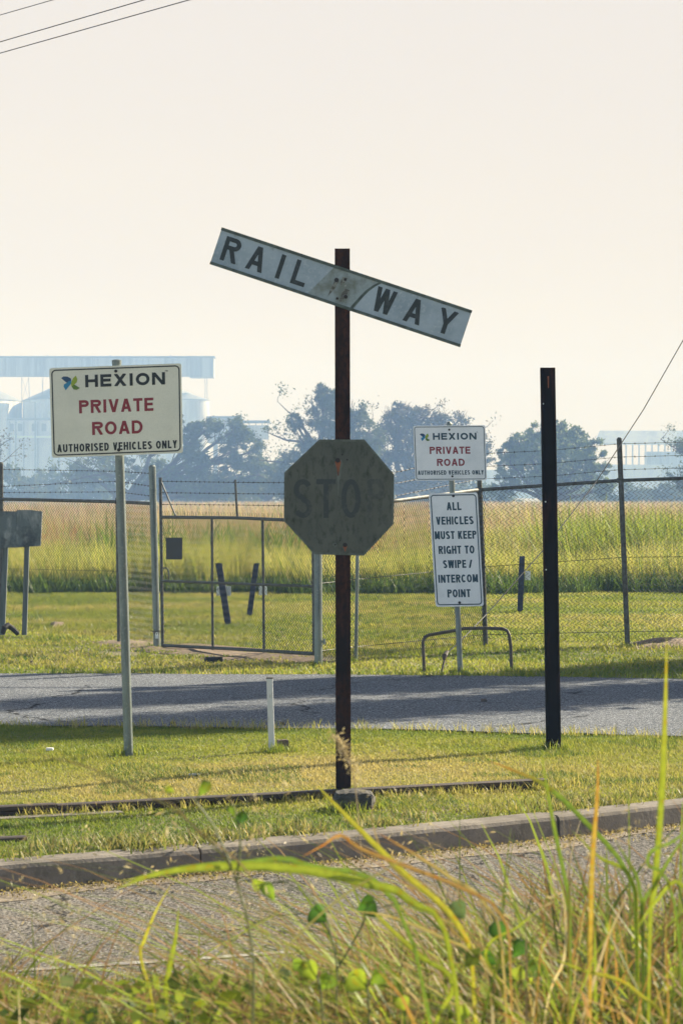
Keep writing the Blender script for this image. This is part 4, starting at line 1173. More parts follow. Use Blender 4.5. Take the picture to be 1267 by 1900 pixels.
for q in railL[1:]: mb.tube([q - Vector((.03, 0, 0)), q + Vector((.03, 0, 0))], .027, 10)
mb.build('top_rail', M['galvdark'], T)
for i in range(3):
    mb = MB(); a, b_ = PL[i][0], PL[i + 1][0]; za, zb = railL[i].z, railL[i + 1].z
    chain(mb, a, b_, lambda t: .06, lambda t: za + (zb - za) * t - .005)
    mb.build('chain_mesh', M['wire'], T)
for (ya, yb, yc) in ((871, 874.5, 879), (902.5, 893, 903), (914, 912.5, 921)):
    barbed(T, [at(-350, ya - 3, PL[0][0].y), at(4, ya, PL[1][0].y), at(219, yb, PL[2][0].y), at(285, yc, PL[3][0].y)])
mb = MB(); mb.tube([at(-350, 1050, PL[0][0].y - .02), at(4, 1055, PL[1][0].y - .02), at(219, 1060, PL[2][0].y - .02), at(288, 1066, PL[3][0].y - .02)], .0035, 5)
mb.build('tension_wire', M['wire'], T)

# right fence: gate post at 591, stay post 662, post at 898, post at 1160, continues out of view
PR = [(gat(591, 1235), at(589, 862, gY(1235)), .0425), (gat(660, 1228), at(665, 900, gY(1228)), .019), (gat(901, 1198), at(887, 836, gY(1198)), .030), (gat(1164, 1201), at(1148, 815, gY(1201)), .031), (Vector((7.6, 31.4, 0)), Vector((7.5, 31.4, 2.42)), .031)]
T = thing('chain_link_fence', PR[2][0], 'chain link fence right of the gate with rising top rail and three barbed wires', 'fence', 'chain link fences')
railR = [at(589, 945, PR[0][0].y), at(663, 938.5, PR[1][0].y), at(888, 909, PR[2][0].y), at(1150, 891.5, PR[3][0].y), at(633.5 + 7.5 / 31.4 * 5000, 868, 31.4)]
for i, (p, tp, r_) in enumerate(PR):
    mb = MB(); mb.tube([p - Vector((0, 0, .05)), tp], r_, 12)
    mb.tube([tp, tp + Vector((0, 0, .022))], [r_ * 1.1, r_ * .5], 12)
    if i == 0:
        for q in range(5):
            c = p.lerp(tp, .1 + q * .19); mb.tube([c - Vector((0, 0, .008)), c + Vector((0, 0, .008))], r_ * 1.08, 12)
        c = p.lerp(tp, .12); mb.tube([c, c + Vector((.075, -.02, 0))], .012, 8); mb.tube([c + Vector((.06, -.02, -.03)), c + Vector((.06, -.02, .03))], .016, 8)
    mb.build('post', [M['galv'], M['galv'], M['galvdark'], M['galvdark'], M['galvdark']][i], T)
mb = MB(); mb.tube(railR, .021, 10)
for q in railR[2:]: mb.tube([q - Vector((.04, 0, 0)), q + Vector((.04, 0, 0))], .030, 10)
mb.build('top_rail', M['galvdark'], T)
for i in range(4):
    mb = MB(); a, b_ = PR[i][0], PR[i + 1][0]; za, zb = railR[i].z, railR[i + 1].z
    chain(mb, a, b_, lambda t: .05, lambda t: za + (zb - za) * t - .005)
    mb.build('chain_mesh', M['wire'], T)
for (y0, y1, y2, y3) in ((884, 842, 823.5, 820), (905, 866, 848, 845), (928, 889, 871.5, 868)):
    barbed(T, [at(590, y0 + 8, PR[0][0].y), at(740, y0 - 9, PR[1][0].y + 1), at(888, y1, PR[2][0].y), at(1020, (y1 + y2) / 2 + 3, (PR[2][0].y + PR[3][0].y) / 2), at(1149, y2, PR[3][0].y), at(633.5 + 7.5 / 31.4 * 5000, y3 - 14, 31.4)])
for (ya, yb, yc) in ((1075, 1052, 1034), (1200, 1178, 1172)):
    mb = MB(); mb.tube([at(591, ya + 8, PR[0][0].y), at(660, ya, PR[1][0].y), at(895, yb, PR[2][0].y), at(1158, yc, PR[3][0].y), at(633.5 + 7.5 / 31.4 * 5000, yc - 6, 31.4)], .0035, 5)
    mb.build('tension_wire', M['wire'], T)

# gate
gl, gr = Vector((at(301, HZ, 31.45).x, 31.45, 0)), Vector((at(584, HZ, 28.35).x, 28.35, 0))
T = thing('gate', gl, 'wide chain link gate with pipe frame and barbed wire top between two grey posts', 'gate')
def gp(px, py):
    """a point of the gate's plane seen at px, py"""
    k = (px - W / 2) / F
    # x = k*y ; line gl->gr
    t = (k * gl.y - gl.x) / ((gr.x - gl.x) - k * (gr.y - gl.y)); y = gl.y + (gr.y - gl.y) * t
    return at(px, py, y)
mb = MB()
mb.tube([gp(302, 1199), gp(298, 886)], .0195, 10)
mb.tube([gp(583, 1216), gp(581, 966)], .0195, 10)
mb.tube([gp(302, 959.5), gp(440, 961), gp(582, 967)], .019, 10)
mb.tube([gp(302, 1078), gp(583, 1088)], .015, 10)
mb.tube([gp(302, 1197.5), gp(430, 1204), gp(583, 1213)], .0195, 10)
mb.build('gate_frame', M['galvdark'], T)
for (xa, xb) in ((395, 393.5), (490, 487.5)):
    mb = MB(); mb.tube([gp(xa, 1201 + (xa - 302) * .055), gp(xb, 962)], .015, 10); mb.build('upright', M['galvdark'], T)
mb = MB(); mb.tube([gp(299, 893), gp(327, 959)], .010, 8); mb.build('brace', M['galvdark'], T)
mb = MB(); mb.tube([gp(440.5, 961), gp(436.5, 890)], .0135, 8); mb.build('wire_arm', M['galvdark'], T)
mb = MB(); mb.tube([gp(582, 967), gp(582, 892)], .0135, 8); mb.build('wire_arm', M['galvdark'], T)
mb = MB()
zt = lambda t: gp(302 + t * 281, 960 + 7 * t).z - .01
zb_ = lambda t: gp(302 + t * 281, 1198 + 15 * t).z + .01
chain(mb, Vector((gl.x, gl.y, 0)), Vector((gr.x, gr.y, 0)), zb_, zt)
# cut wire ends standing above the top rail
d = (gr - gl).normalized(); L = (gr - gl).length
for i in range(int(L / .056)):
    p = gl + d * (i + .5) * .056; z = zt((i + .5) * .056 / L) + .02
    a = Vector((p.x, p.y, z)); j = random.uniform(-.008, .008)
    mb.tube([a, a + Vector((j, 0, .045)), a + Vector((j - .008, 0, .065))], .0022, 3, cap=False)
mb.build('chain_mesh', M['wire'], T)
for (ya, yb, yc) in ((893, 895, 896), (914, 916, 917), (936, 937, 939)):
    barbed(T, [gp(299, ya), gp(438, yb), gp(582, yc)])
mb = MB(); mb.tube([gp(303, 1054) - Vector((0, .02, 0)), gp(309, 1053.5) - Vector((0, .02, 0)), gp(313, 1057) - Vector((0, .02, 0)), gp(314.5, 1077) - Vector((0, .02, 0))], .008, 8)
mb.build('latch', M['galvdark'], T)
mb = MB()
q = [gp(308.5, 997.5), gp(339, 997.5), gp(339, 1038), gp(309, 1038)]
q = [p - Vector((0, .03, 0)) for p in q]
mb.add(q[::-1] + [p + Vector((0, .008, 0)) for p in q[::-1]], [(0, 1, 2, 3), (7, 6, 5, 4), (0, 4, 5, 1), (1, 5, 6, 2), (2, 6, 7, 3), (3, 7, 4, 0)])
mb.build('plate', M['black'], T)['label'] = 'small black rectangular plate'

# chain and padlock on the gate post
c = gp(296, 1172) - Vector((0, .05, 0))
T = thing('padlock_chain', c, 'short chain with a pale tagged padlock round the left gate post', 'chain')
mb = MB()
for k in range(14):
    a_ = k / 14 * 2 * math.pi; p = c + Vector((math.cos(a_) * .062 + .0, math.sin(a_) * .06 + .06, .012 * math.sin(3 * a_)))
    t_ = Vector((-math.sin(a_), math.cos(a_), 0)) * .016
    mb.tube([p - t_, p - t_ * .6 + Vector((0, 0, .008)), p + t_ * .6 + Vector((0, 0, .008)), p + t_, p + t_ * .6 - Vector((0, 0, .008)), p - t_ * .6 - Vector((0, 0, .008)), p - t_], .0035, 5)
mb.tube([c + Vector((-.06, -.005, 0)), c + Vector((-.10, -.01, .02))], .006, 5)
mb.build('chain', M['wire'], T)
mb = MB(); mb.box(c + Vector((-.025, -.012, -.055)), (.036, .016, .044)); mb.tube([c + Vector((-.036, -.012, -.034)), c + Vector((-.036, -.012, -.012)), c + Vector((-.025, -.012, -.003)), c + Vector((-.014, -.012, -.012)), c + Vector((-.014, -.012, -.034))], .0035, 6)
mb.build('padlock', M['plate'], T)

# ------------------------------------------------------------------ grey boards on two legs (left), old tyre
Yq = 34.0
base = at(30, HZ, Yq); base.z = 0
T = thing('notice_board', base, 'weathered blank grey board on two timber legs behind the left fence', 'board')
def board(name, P, Y, thick, m, T):
    mb = MB(); f0 = [at(p[0], p[1], Y) for p in P][::-1]; n = len(P)
    mb.add(f0 + [v + Vector((0, thick, 0)) for v in f0], [tuple(range(n)), tuple(range(2 * n - 1, n - 1, -1))] + [(i, i + n, (i + 1) % n + n, (i + 1) % n) for i in range(n)])
    return mb.build(name, m, T)
board('board', [(32, 946.5), (55, 946), (79, 949), (76, 1013), (30, 1016)], Yq + .02, .05, M['wood'], T)
board('board', [(-6, 948), (31.5, 949), (30, 1016), (-6, 1017)], Yq + .035, .05, M['wood'], T)
for (x0, y0, x1, y1, w_) in ((12, 1015, 5, 1178, 9.5), (51.5, 1012, 46, 1178, 9)):
    mb = MB(); a = at(x1, y1, Yq + .12); b_ = at(x0, y0 - 20, Yq + .12); hw = w_ * Yq / F / 2
    vs = [p + Vector((x_, y_, 0)) for p in (a, b_) for (x_, y_) in ((-hw, -.03), (hw, -.03), (hw, .03), (-hw, .03))]
    mb.add(vs, [(0, 1, 5, 4), (1, 2, 6, 5), (2, 3, 7, 6), (3, 0, 4, 7), (4, 5, 6, 7), (3, 2, 1, 0)])
    mb.build('leg', M['timber'], T)
mb = MB(); pts = [at(6, 1176, 33.7), at(9, 1164, 33.7), at(15, 1160, 33.75), at(24, 1166, 33.8), at(34, 1176, 33.85)]
mb.tube(pts, [.03, .036, .036, .034, .03], 10)
tag(mb.build('old_hose', M['tyre'], None, pts[0]), 'dark curved piece of old rubber lying at the foot of the grey board', 'debris')

# ------------------------------------------------------------------ bollards behind the gate
for (tx_, ty_, bx, by_, w_, pl, lab) in ((406, 1045, 424, 1158, 12, (404, 1096, 27), 'navy post leaning left behind the gate, nearer of the pair'), (476, 1045, 462, 1143, 10, (480, 1096, 15), 'navy post leaning right behind the middle of the gate'), (968, 1032, 964, 1136, 10, (971, 1068, 10), 'navy post beyond the fence just left of the tall dark post')):
    b0 = gat(bx, by_); T = thing('marker_bollard', b0, lab, 'post', 'navy posts beyond the fence')
    tp = at(tx_, ty_, b0.y); hw = w_ * b0.y / F / 2
    mb = MB(); vs = [p + Vector((x_, y_, 0)) for p in (b0 - Vector((0, 0, .03)), tp) for (x_, y_) in ((-hw, -.035), (hw, -.035), (hw, .035), (-hw, .035))]
    mb.add(vs, [(0, 1, 5, 4), (1, 2, 6, 5), (2, 3, 7, 6), (3, 0, 4, 7), (4, 5, 6, 7), (3, 2, 1, 0)])
    mb.build('post', M['navy'], T)
    mb = MB(); c = at(pl[0] + 8, pl[1], b0.y) + Vector((0, .05, 0)); mb.box(c if pl[2] < 20 else at(415, 1097, b0.y) + Vector((0, .05, 0)), (pl[2] * b0.y / F, .01, 17 * b0.y / F)); mb.build('reflector_plate', M['plate'], T)

# ------------------------------------------------------------------ pipe hoop, guy wire
base = gat(866, 1246)
T = thing('pipe_hoop', base, 'low bent pipe hoop around the foot of the instruction sign pole', 'barrier')
Yh = base.y + .05
P = [(787, 1246), (784.5, 1200), (784.5, 1190), (788, 1182), (795, 1178.5), (845, 1169.5), (862, 1166), (900, 1165.5), (932, 1166.5), (940, 1170), (944, 1178), (947, 1200), (948.5, 1248)]
mb = MB(); mb.tube([at(a, b_, Yh) for a, b_ in P], .0175, 10); mb.build('pipe', M['hoop'], T)
P = [(818, 1246, 27.2), (827, 1214, 27.35), (861, 1182, 27.6), (902, 1140, 28.0), (1006, 1022, 28.8), (1106, 893, 29.7), (1193, 760, 30.5), (1290, 590, 31.4), (1560, 70, 34.0), (1800, -430, 36)]
base = at(*P[0])
T = thing('guy_wire', (base.x, base.y, 0), 'slack guy wire rising to the right from a ground anchor beside the hoop', 'wire')
mb = MB(); mb.tube([at(*p) for p in P[1:]], .0055, 6); mb.build('wire', M['cable'], T)
mb = MB(); mb.tube([at(*P[0]) - Vector((0, 0, .03)), at(824, 1224, 27.3)], .011, 8); mb.tube([at(823.5, 1224, 27.3), at(825, 1216, 27.33), at(830, 1208, 27.38)], [.016, .028, .014], 8); mb.build('anchor_rod', M['rail'], T)
pt = at(1800, -430, 36)
T = thing('utility_pole', (pt.x + .1, pt.y, 0), 'tall wooden utility pole that holds the guy wire', 'pole')
mb = MB(); mb.tube([(pt.x + .1, pt.y, -.2), (pt.x + .1, pt.y, pt.z + 1.2)], [.17, .12], 12); mb.build('shaft', M['bark'], T)
mb = MB(); mb.box((pt.x + .1, pt.y - .18, pt.z + .6), (2.2, .1, .12)); mb.build('crossarm', M['bark'], T)

# overhead cables
for i, (a, b_, r_, lab) in enumerate([((-500, 200, 52), (560, -150, 30), .010, 'topmost thin overhead cable crossing the sky corner'), ((-500, 224, 50), (760, -150, 30), .012, 'middle overhead cable crossing the sky corner'), ((-500, 246, 50), (960, -178, 30), .012, 'lowest overhead cable crossing the sky corner')]):
    A = at(*a); B = at(*b_)
    if i == 0: A, B = at(-500, 172, 52), at(560, -133, 30)
    if i == 1: A, B = at(-500, 224, 50), at(760, -144, 30)
    if i == 2: A, B = at(-500, 240, 50), at(960, -172, 30)
    mb = MB(); mb.tube(sagline(A, B, .0, 4), r_ * .6, 6)
    tag(mb.build('overhead_cable', M['cable'], None, A), lab, 'cable', 'overhead cables')
mb = MB(); mb.tube([(-30, 33.5, 9.2), (10, 34.6, 8.9), (40, 34.4, 9.2)], .035, 6)
tag(mb.build('power_line', M['cable'], None, Vector((10, 34.5, 9))), 'thick power line high over the fence that shades the inner road', 'cable')

# ------------------------------------------------------------------ industrial plant, far behind the trees
Yp = 1100.0; sp = Yp / F
def bx(mb, x0, x1, y0, y1, depth, Y=Yp, mi=0):
    a = at(x0, y1, Y); b = at(x1, y0, Y)
    mb.box(((a.x + b.x) / 2, Y + depth, (a.z + b.z) / 2), (b.x - a.x, depth * 2, b.z - a.z), None, mi)
base = at(200, HZ, Yp); base.z = 0
T = thing('conveyor_gallery', base, 'long corrugated conveyor gallery high on trestles above the silos', 'conveyor')
mb = MB()
bx(mb, -400, 352, 664, 698, 4.0); bx(mb, 352, 397, 662.5, 700.5, 4.6)
x = -398
while x < 396:
    bx(mb, x, x + 1.4, 665, 698, .15, Yp - .16); x += 5.2
mb.build('gallery', M['cladding'], T)
mb = MB(); bx(mb, -402, 399, 660.6, 663.2, 5.0, Yp - .4); mb.build('roof', M['siloroof'], T)
for x in (-110, 89, 205, 317):
    mb = MB(); p = at(x, 661, Yp + 2); mb.tube([p, p + Vector((0, 0, .45))], .16, 8); mb.tube([p + Vector((0, 0, .4)), p + Vector((0, 0, .65))], [.34, .1], 8); mb.build('vent', M['lattice'], T)
def trestle(xt0, xt1, xb0, xb1, yt, yb, r_=.12):
    mb = MB()
    for d in (0, 3):
        a, b_, c, e = at(xt0, yt, Yp + d), at(xt1, yt, Yp + d), at(xb0, yb, Yp + d), at(xb1, yb, Yp + d)
        mb.tube([c, a], r_, 5); mb.tube([e, b_], r_, 5); n = 5
        for i in range(n):
            t0_, t1_ = i / n, (i + 1) / n
            mb.tube([c.lerp(a, t0_), e.lerp(b_, t1_)], r_ * .55, 4); mb.tube([e.lerp(b_, t0_), c.lerp(a, t1_)], r_ * .55, 4); mb.tube([c.lerp(a, t0_), e.lerp(b_, t0_)], r_ * .55, 4)
    mb.build('trestle', M['lattice'], T)
trestle(41, 54, 42, 62, 700, 925); trestle(380, 384.5, 381, 388, 700, 925, .09); trestle(79, 80.5, 79, 80.5, 700, 925, .06)
def silo(cx, rx, ye, ya, lab, Y=Yp + 18, mw='silo'):
    c = at(cx, HZ, Y); c.z = 0; r_ = rx * Y / F; ze = at(0, ye, Y).z; za = at(0, ya, Y).z
    T = thing('silo', c, lab, 'silo', 'storage silos behind the trees')
    mb = MB(); mb.tube([c, c + Vector((0, 0, ze))], r_, 40, cap=False)
    for k in range(1, 6):
        z = ze * k / 6; mb.tube([c + Vector((0, 0, z - .12)), c + Vector((0, 0, z + .12))], r_ + .08, 40, cap=False)
    mb.build('wall', M[mw], T)
    mb = MB(); mb.tube([c + Vector((0, 0, ze - .25)), c + Vector((0, 0, ze)), c + Vector((0, 0, za))], [r_ + .25, r_ + .25, .3], 40)
    mb.build('roof', M['siloroof'], T)
silo(-112, 152, 744, 672, 'silo at the picture edge with its cone roof slope showing')
silo(215, 171, 744, 668, 'widest silo behind the large sign with a dark cone roof')
silo(345, 44, 742, 729, 'small pale round tank right of the large sign', Yp - 6)
base = at(60, HZ, Yp - 12); base.z = 0
T = thing('plant_building', base, 'pale industrial building in front of the silos', 'building')
mb = MB(); bx(mb, -200, 13, 748, 925, 8, Yp - 14); bx(mb, 13, 150, 778, 925, 9, Yp - 12); bx(mb, 150, 330, 786, 925, 9, Yp - 12); bx(mb, 46, 92, 746, 778, 6, Yp - 8)
mb.build('wall', M['silo'], T)
mb = MB(); bx(mb, -200, 332, 808.5, 812.5, .4, Yp - 14.6); mb.build('band', M['plate'], T)
mb = MB(); bx(mb, 12, 334, 776, 779.5, 10, Yp - 12.8); mb.build('roof', M['siloroof'], T)
for x in range(-190, 330, 26):
    mb = MB(); bx(mb, x, x + 1.6, 752 if x < 13 else 782, 922, .3, Yp - 14.6 if x < 11 else Yp - 12.6); mb.build('column', M['lattice'], T)
for (x, y0_, y1_) in ((30, 780, 925), (66, 746, 925), (110, 782, 925)):
    mb = MB(); mb.tube([at(x, y1_, Yp - 14.8), at(x, y0_, Yp - 14.8)], .3, 8); mb.build('pipe', M['siloroof'], T)
for (a, b_) in ((18, 26), (34, 42), (60, 68), (78, 86)):
    mb = MB(); bx(mb, a, b_, 786, 800, .2, Yp - 12.25); mb.build('window', M['siloroof'], T)
base = at(440, HZ, 920); base.z = 0
T = thing('conveyor_gallery', base, 'lower conveyor house on one column between the bare tree and the tall tree', 'conveyor')
mb = MB(); bx(mb, 385, 446, 775, 822, 5, 920); bx(mb, 446, 499, 789, 815, 4, 920.5); mb.build('gallery', M['cladding'], T)
mb = MB(); bx(mb, 383, 448, 772, 775.5, 6, 919.2); bx(mb, 446, 501, 780, 784, 5, 920); mb.build('roof', M['siloroof'], T)
mb = MB(); 
for x in (450, 462, 474, 486, 497): bx(mb, x, x + 1.6, 784, 789, .3, 920.6)
mb.build('column', M['lattice'], T)
mb = MB(); bx(mb, 482.5, 486.5, 815, 925, .5, 922); mb.build('column', M['lattice'], T)
mb = MB(); bx(mb, 396, 404, 815, 925, 1, 922); mb.build('column', M['lattice'], T)
Yr = 1250
base = at(1200, HZ, Yr); base.z = 0
T = thing('warehouse', base, 'very pale long warehouse with a row of columns far behind the tall fence post', 'building')
mb = MB(); bx(mb, 1118, 1500, 862, 925, 16, Yr); bx(mb, 860, 1118, 872, 925, 12, Yr + 1); mb.build('wall', M['silo'], T)
mb = MB(); 
a, b_ = at(1108, 822, Yr - 1), at(1520, 822, Yr - 1); c, d = at(1112, 799, Yr + 7), at(1515, 799, Yr + 7)
mb.add([a, b_, d, c, a + Vector((0, 18, 0)), b_ + Vector((0, 18, 0)), a - Vector((0, 0, .8)), b_ - Vector((0, 0, .8))], [(0, 1, 2, 3), (3, 2, 5, 4), (6, 7, 1, 0), (0, 3, 4), (1, 5, 2)])
mb.build('roof', M['silo'], T)
for k in range(14):
    x = 1160 + k * 12
    mb = MB(); bx(mb, x, x + 2.2, 822, 862, .8, Yr); mb.build('column', M['cladding'], T)
mb = MB(); bx(mb, 1200, 1275, 838, 862, 6, Yr + 4); mb.build('store_room', M['cladding'], T)

# ------------------------------------------------------------------ near verge: tall tangled grass in front of the lens
def near(n, y0, y1, hfun, w, cfun, name, label, lean=(.05, .7), bend=(0, 1.0), segs=5, z=-.06, dens=None, ef=1.0):
    nc = max(1, n // 12)
    yc = np.sqrt(rng.uniform(y0 ** 2, y1 ** 2, nc)); xc = rng.uniform(-1, 1, nc) * (yc * .15 + .35)
    ci = rng.integers(0, nc, n); x = xc[ci] + rng.normal(0, .035, n); y = yc[ci] + rng.normal(0, .035, n)
    if dens is not None:
        k = dens(x, y) > rng.uniform(0, 1, n); x, y = x[k], y[k]
    k = y < 10.05 + 2.6 * np.tanh(.15 * x); x, y = x[k], y[k]; n = len(x)
    P = np.stack([x, y, np.full(n, z)], -1)
    c1, c2 = cfun(x, y, n)
    bn = rng.uniform(*bend, n); tt = np.linspace(0, 1, 12)[None, :]
    reach = (tt - .35 * bn[:, None] * tt ** 2 - .1 * tt ** 3).max(1)
    o = ribbons(name, M['grass'], P, hfun(x, y, n) / reach, w * rng.uniform(.5, 1.5, n), rng.uniform(0, 6.283, n), rng.uniform(*lean, n), bn, c1, segs, droop=.1, tipcol=c2)
    return tag(o, label, 'grass', None, 'stuff')
LIME = np.array([.26, .33, .035]); ORNG = np.array([.32, .17, .06]); PALE = np.array([.42, .38, .27])
def cmix(x, y, n):
    r = rng.uniform(0, 1, n); g = vnoise(x, y, .5, 90)
    c = mixc(DK * .7, LIME * .9, r ** 1.8); k = rng.uniform(0, 1, n) < (.22 + .3 * (g - .5)); c[k] = mixc(TAN * .6, PALE, rng.uniform(0, 1, k.sum()) ** 1.6)
    k2 = rng.uniform(0, 1, n) < .07; c[k2] = ORNG
    tip = c.copy(); k3 = rng.uniform(0, 1, n) < .4; tip[k3] = mixc(STRAW, ORNG, rng.uniform(0, 1, k3.sum()))
    return c, tip
def cdry(x, y, n):
    r = rng.uniform(0, 1, n); c = mixc(TAN, PALE, r); return c, c
def rightness(x, y): return np.clip(.35 + (x / (y * .127)) * .9, .08, 1)
# height the grass must reach to be seen from row py: z = EYE-(py-925)/5000*Y
def hseen(pyl, pyr, jit):
    def f(x, y, n):
        u = np.clip(x / (y * .127) * .5 + .5, 0, 1)
        py = np.interp(u, [0, .12, .30, .52, .68, .8, 1], [pyl - 40, pyl, pyl + 20, pyl - 5, pyr + 20, pyr, pyr]) + (vnoise(x, y, .35, 95) - .5) * 120
        z = EYE - (py - HZ) / F * y
        return np.clip((z + .06) * rng.uniform(.5, 1.0 + jit, n), .08, 1.6)
    return f
def cbroad(x, y, n):
    r = rng.uniform(0, 1, n); c = mixc(GREEN * .5, LIME * 1.45, r)
    k = rng.uniform(0, 1, n) < .22; c[k] = mixc(ORNG, PALE * 1.2, rng.uniform(0, 1, k.sum()))
    tip = c.copy(); k3 = rng.uniform(0, 1, n) < .25; tip[k3] = ORNG
    return c, tip
near(24000, 8.0, 10.8, lambda x, y, n: rng.uniform(.04, .13, n) * (1 + .9 * (x > .1)), .008, cmix, 'verge_grass', 'short tangled grass at the edge of the street below', segs=4, bend=(.2, .9))
near(19000, 5.3, 8.8, hseen(1825, 1690, .03), .0085, cmix, 'verge_grass', 'tall tangled green and straw grass in front', dens=lambda x, y: .28 + .72 * rightness(x, y), bend=(.0, .8), lean=(.02, .35))
near(9000, 5.2, 7.6, hseen(1840, 1660, .03), .013, cbroad, 'verge_grass', 'broad bladed green grass in the near tangle', dens=lambda x, y: .4 + .6 * rightness(x, y), lean=(.05, .45), bend=(.1, 1.0), segs=7)
near(520, 4.9, 7.0, hseen(1770, 1580, .03), .011, cbroad, 'verge_grass', 'nearest long blurred grass blades', dens=rightness, lean=(.02, .4), bend=(.0, .8), segs=7)
near(420, 5.5, 9.0, hseen(1700, 1580, .05), .0020, cdry, 'dry_stalks', 'thin dry straw stalks standing above the near grass', lean=(.0, .35), bend=(.0, .8), segs=6)
# low leafy ground cover
n_ = 4600
yy = rng.uniform(5.4, 9.6, n_); uu = rng.uniform(-1, 1, n_); xx = uu * yy * .14
k = (vnoise(xx, yy * .6, .30, 123) > .56); xx, yy, uu = xx[k], yy[k], uu[k]
pz = np.interp(uu, [-1, -.4, .1, .5, 1], [1850, 1850, 1820, 1760, 1740]) + rng.uniform(-30, 170, len(xx))
C = np.stack([xx, yy, np.clip(EYE - (pz - HZ) / F * yy, -.03, 1.0)], -1)
o = leafcloud('leafy_ground_cover', M['leaf'], C, .040, mixc(DK * 1.2, LIME * 1.2, rng.uniform(0, 1, len(C)) ** 1.3), None, 1.5, 9, 0)
tag(o, 'small broad leaves scattered through the near grass', 'ground cover', None, 'stuff')

# seed heads: fine dry sprays
P = []; 
for k in range(70):
    y = rng.uniform(5, 8.5); px = rng.uniform(0, 1267); py = rng.normal(1640 - 60 * (px / 1267), 60)
    p = at(px, py, y); P.append(np.array(p)[None] + rng.normal(0, 1, (16, 3)) * np.array([.015, .015, .05]))
C = np.concatenate(P)
o = leafcloud('seed_heads', M['grass'], C, .018, mixc(TAN, PALE, rng.uniform(0, 1, len(C))), None, 5, 5, .2)
tag(o, 'fine dry seed heads scattered over the near grass', 'seed heads', None, 'stuff')

def curve_pts(P, n=22):
    """smooth curve through control points (Catmull-Rom)"""
    P = [Vector(p) for p in P]; P = [P[0] * 2 - P[1]] + P + [P[-1] * 2 - P[-2]]; outp = []
    segs = len(P) - 3
    for i in range(segs):
        for j in range(n // segs + 1):
            t = j / (n // segs + 1)
            a, b, c, d = P[i:i + 4]
            outp.append(.5 * ((2 * b) + (c - a) * t + (2 * a - 5 * b + 4 * c - d) * t * t + (3 * b - a - 3 * c + d) * t ** 3))
    outp.append(P[-2]); return outp

def blade(T, name, pts, Y, w, c0, c1, vfold=.25, tipend=0, down=None):
    """a long leaf with a midrib fold through photo px points; from tip (first) to root (last)"""
    Ys = Y if isinstance(Y, (list, tuple)) else [Y] * len(pts)
    C = curve_pts([at(p[0], p[1], yy) for p, yy in zip(pts, Ys)])
    n = len(C); V = []; col = []
    for i, p in enumerate(C):
        t = i / (n - 1)
        tg = (C[min(i + 1, n - 1)] - C[max(i - 1, 0)]).normalized()
        side = tg.cross(Vector((.15, -1, .25))).normalized(); nrm = side.cross(tg)
        ww = .8 * w * Ys[0] / F / 2 * min(1, (t / .35) ** .8 + .03) * (1 - .75 * max(0, t - .6) / .4)
        V += [p - side * ww + nrm * ww * vfold, p, p + side * ww + nrm * ww * vfold]
        cc = [c1[k] * (1 - min(1, t * 2.5)) + c0[k] * min(1, t * 2.5) for k in range(3)]
        col += [[q * .85 for q in cc], [q * 1.35 for q in cc], cc]
    me = bpy.data.meshes.new(name); o3 = T.location
    me.from_pydata([tuple(v - o3) for v in V], [], [(3 * i + k, 3 * i + k + 1, 3 * i + k + 4, 3 * i + k + 3) for i in range(n - 1) for k in (0, 1)])
    a_ = me.attributes.new('col', 'FLOAT_COLOR', 'POINT')
    a_.data.foreach_set('color', np.concatenate([np.array(col), np.ones((len(col), 1))], 1).astype(np.float32).ravel())
    me.materials.append(M['leaf']); me.polygons.foreach_set('use_smooth', [True] * len(me.polygons))
    o = bpy.data.objects.new(name, me); COL.objects.link(o); o.parent = T
    return o
def plant(name, px, Y, label, blades, cat='grass plant', group='long grass plants in front'):
    b = at(px, HZ, Y); b.z = -.06
    T = thing(name, b, label, cat, group)
    for (pts, yy, w, c0, c1) in blades:
        C = list(pts)
        # continue the blade down to its root
        root = at(C[-1][0], 0, Y); z0 = at(C[-1][0], C[-1][1], Y).z
        C.append((C[-1][0] + (px - C[-1][0]) * .6, C[-1][1] + 150)); C.append((px, HZ + (EYE + .06) * F / Y))
        Yl = yy if isinstance(yy, (list, tuple)) else [yy] * (len(C) - 2)
        blade(T, 'blade', C, list(Yl) + [Y, Y], w, c0, c1)
    return T
YL = tuple(np.array([.42, .42, .05])); G1 = tuple(GREEN * 1.2); LM = tuple(LIME); OR = (.42, .20, .05); ST = tuple(STRAW); G2 = (.16, .26, .04)
plant('grass_plant', 900, 5.5, 'bright yellow grass blade slanting across the foot of the crossing post', [([(584, 1453), (640, 1512), (740, 1612), (850, 1718)], 5.5, 15, YL, YL)])
plant('grass_plant', 1196, 5.2, 'tall upright bright green blade rising over the inner road at the right', [([(1236, 1180), (1233, 1310), (1226, 1480), (1214, 1640)], 5.2, 15, LM, YL), ([(1290, 1530), (1250, 1580), (1215, 1640), (1190, 1690)], 5.2, 9, G1, G1), ([(1140, 1560), (1165, 1600), (1185, 1650)], 5.2, 9, G1, G1)])
plant('grass_plant', 1190, 5.6, 'arching blade with a brown withered tip pointing left', [([(905, 1411), (960, 1433), (1010, 1457), (1075, 1515), (1165, 1625)], 5.6, 12, G2, OR), ([(1060, 1540), (1110, 1590), (1170, 1632)], 5.6, 9, LM, LM)])
plant('grass_plant', 1094, 5.3, 'orange brown upright withered blade', [([(1109, 1405), (1107, 1480), (1098, 1600), (1094, 1760)], 5.3, 12, (.42, .32, .06), OR)])
plant('grass_plant', 1058, 5.4, 'slim curved green blade left of the orange one', [([(1002, 1385), (1012, 1450), (1028, 1540), (1045, 1620), (1055, 1680)], 5.4, 10, G2, LM)])
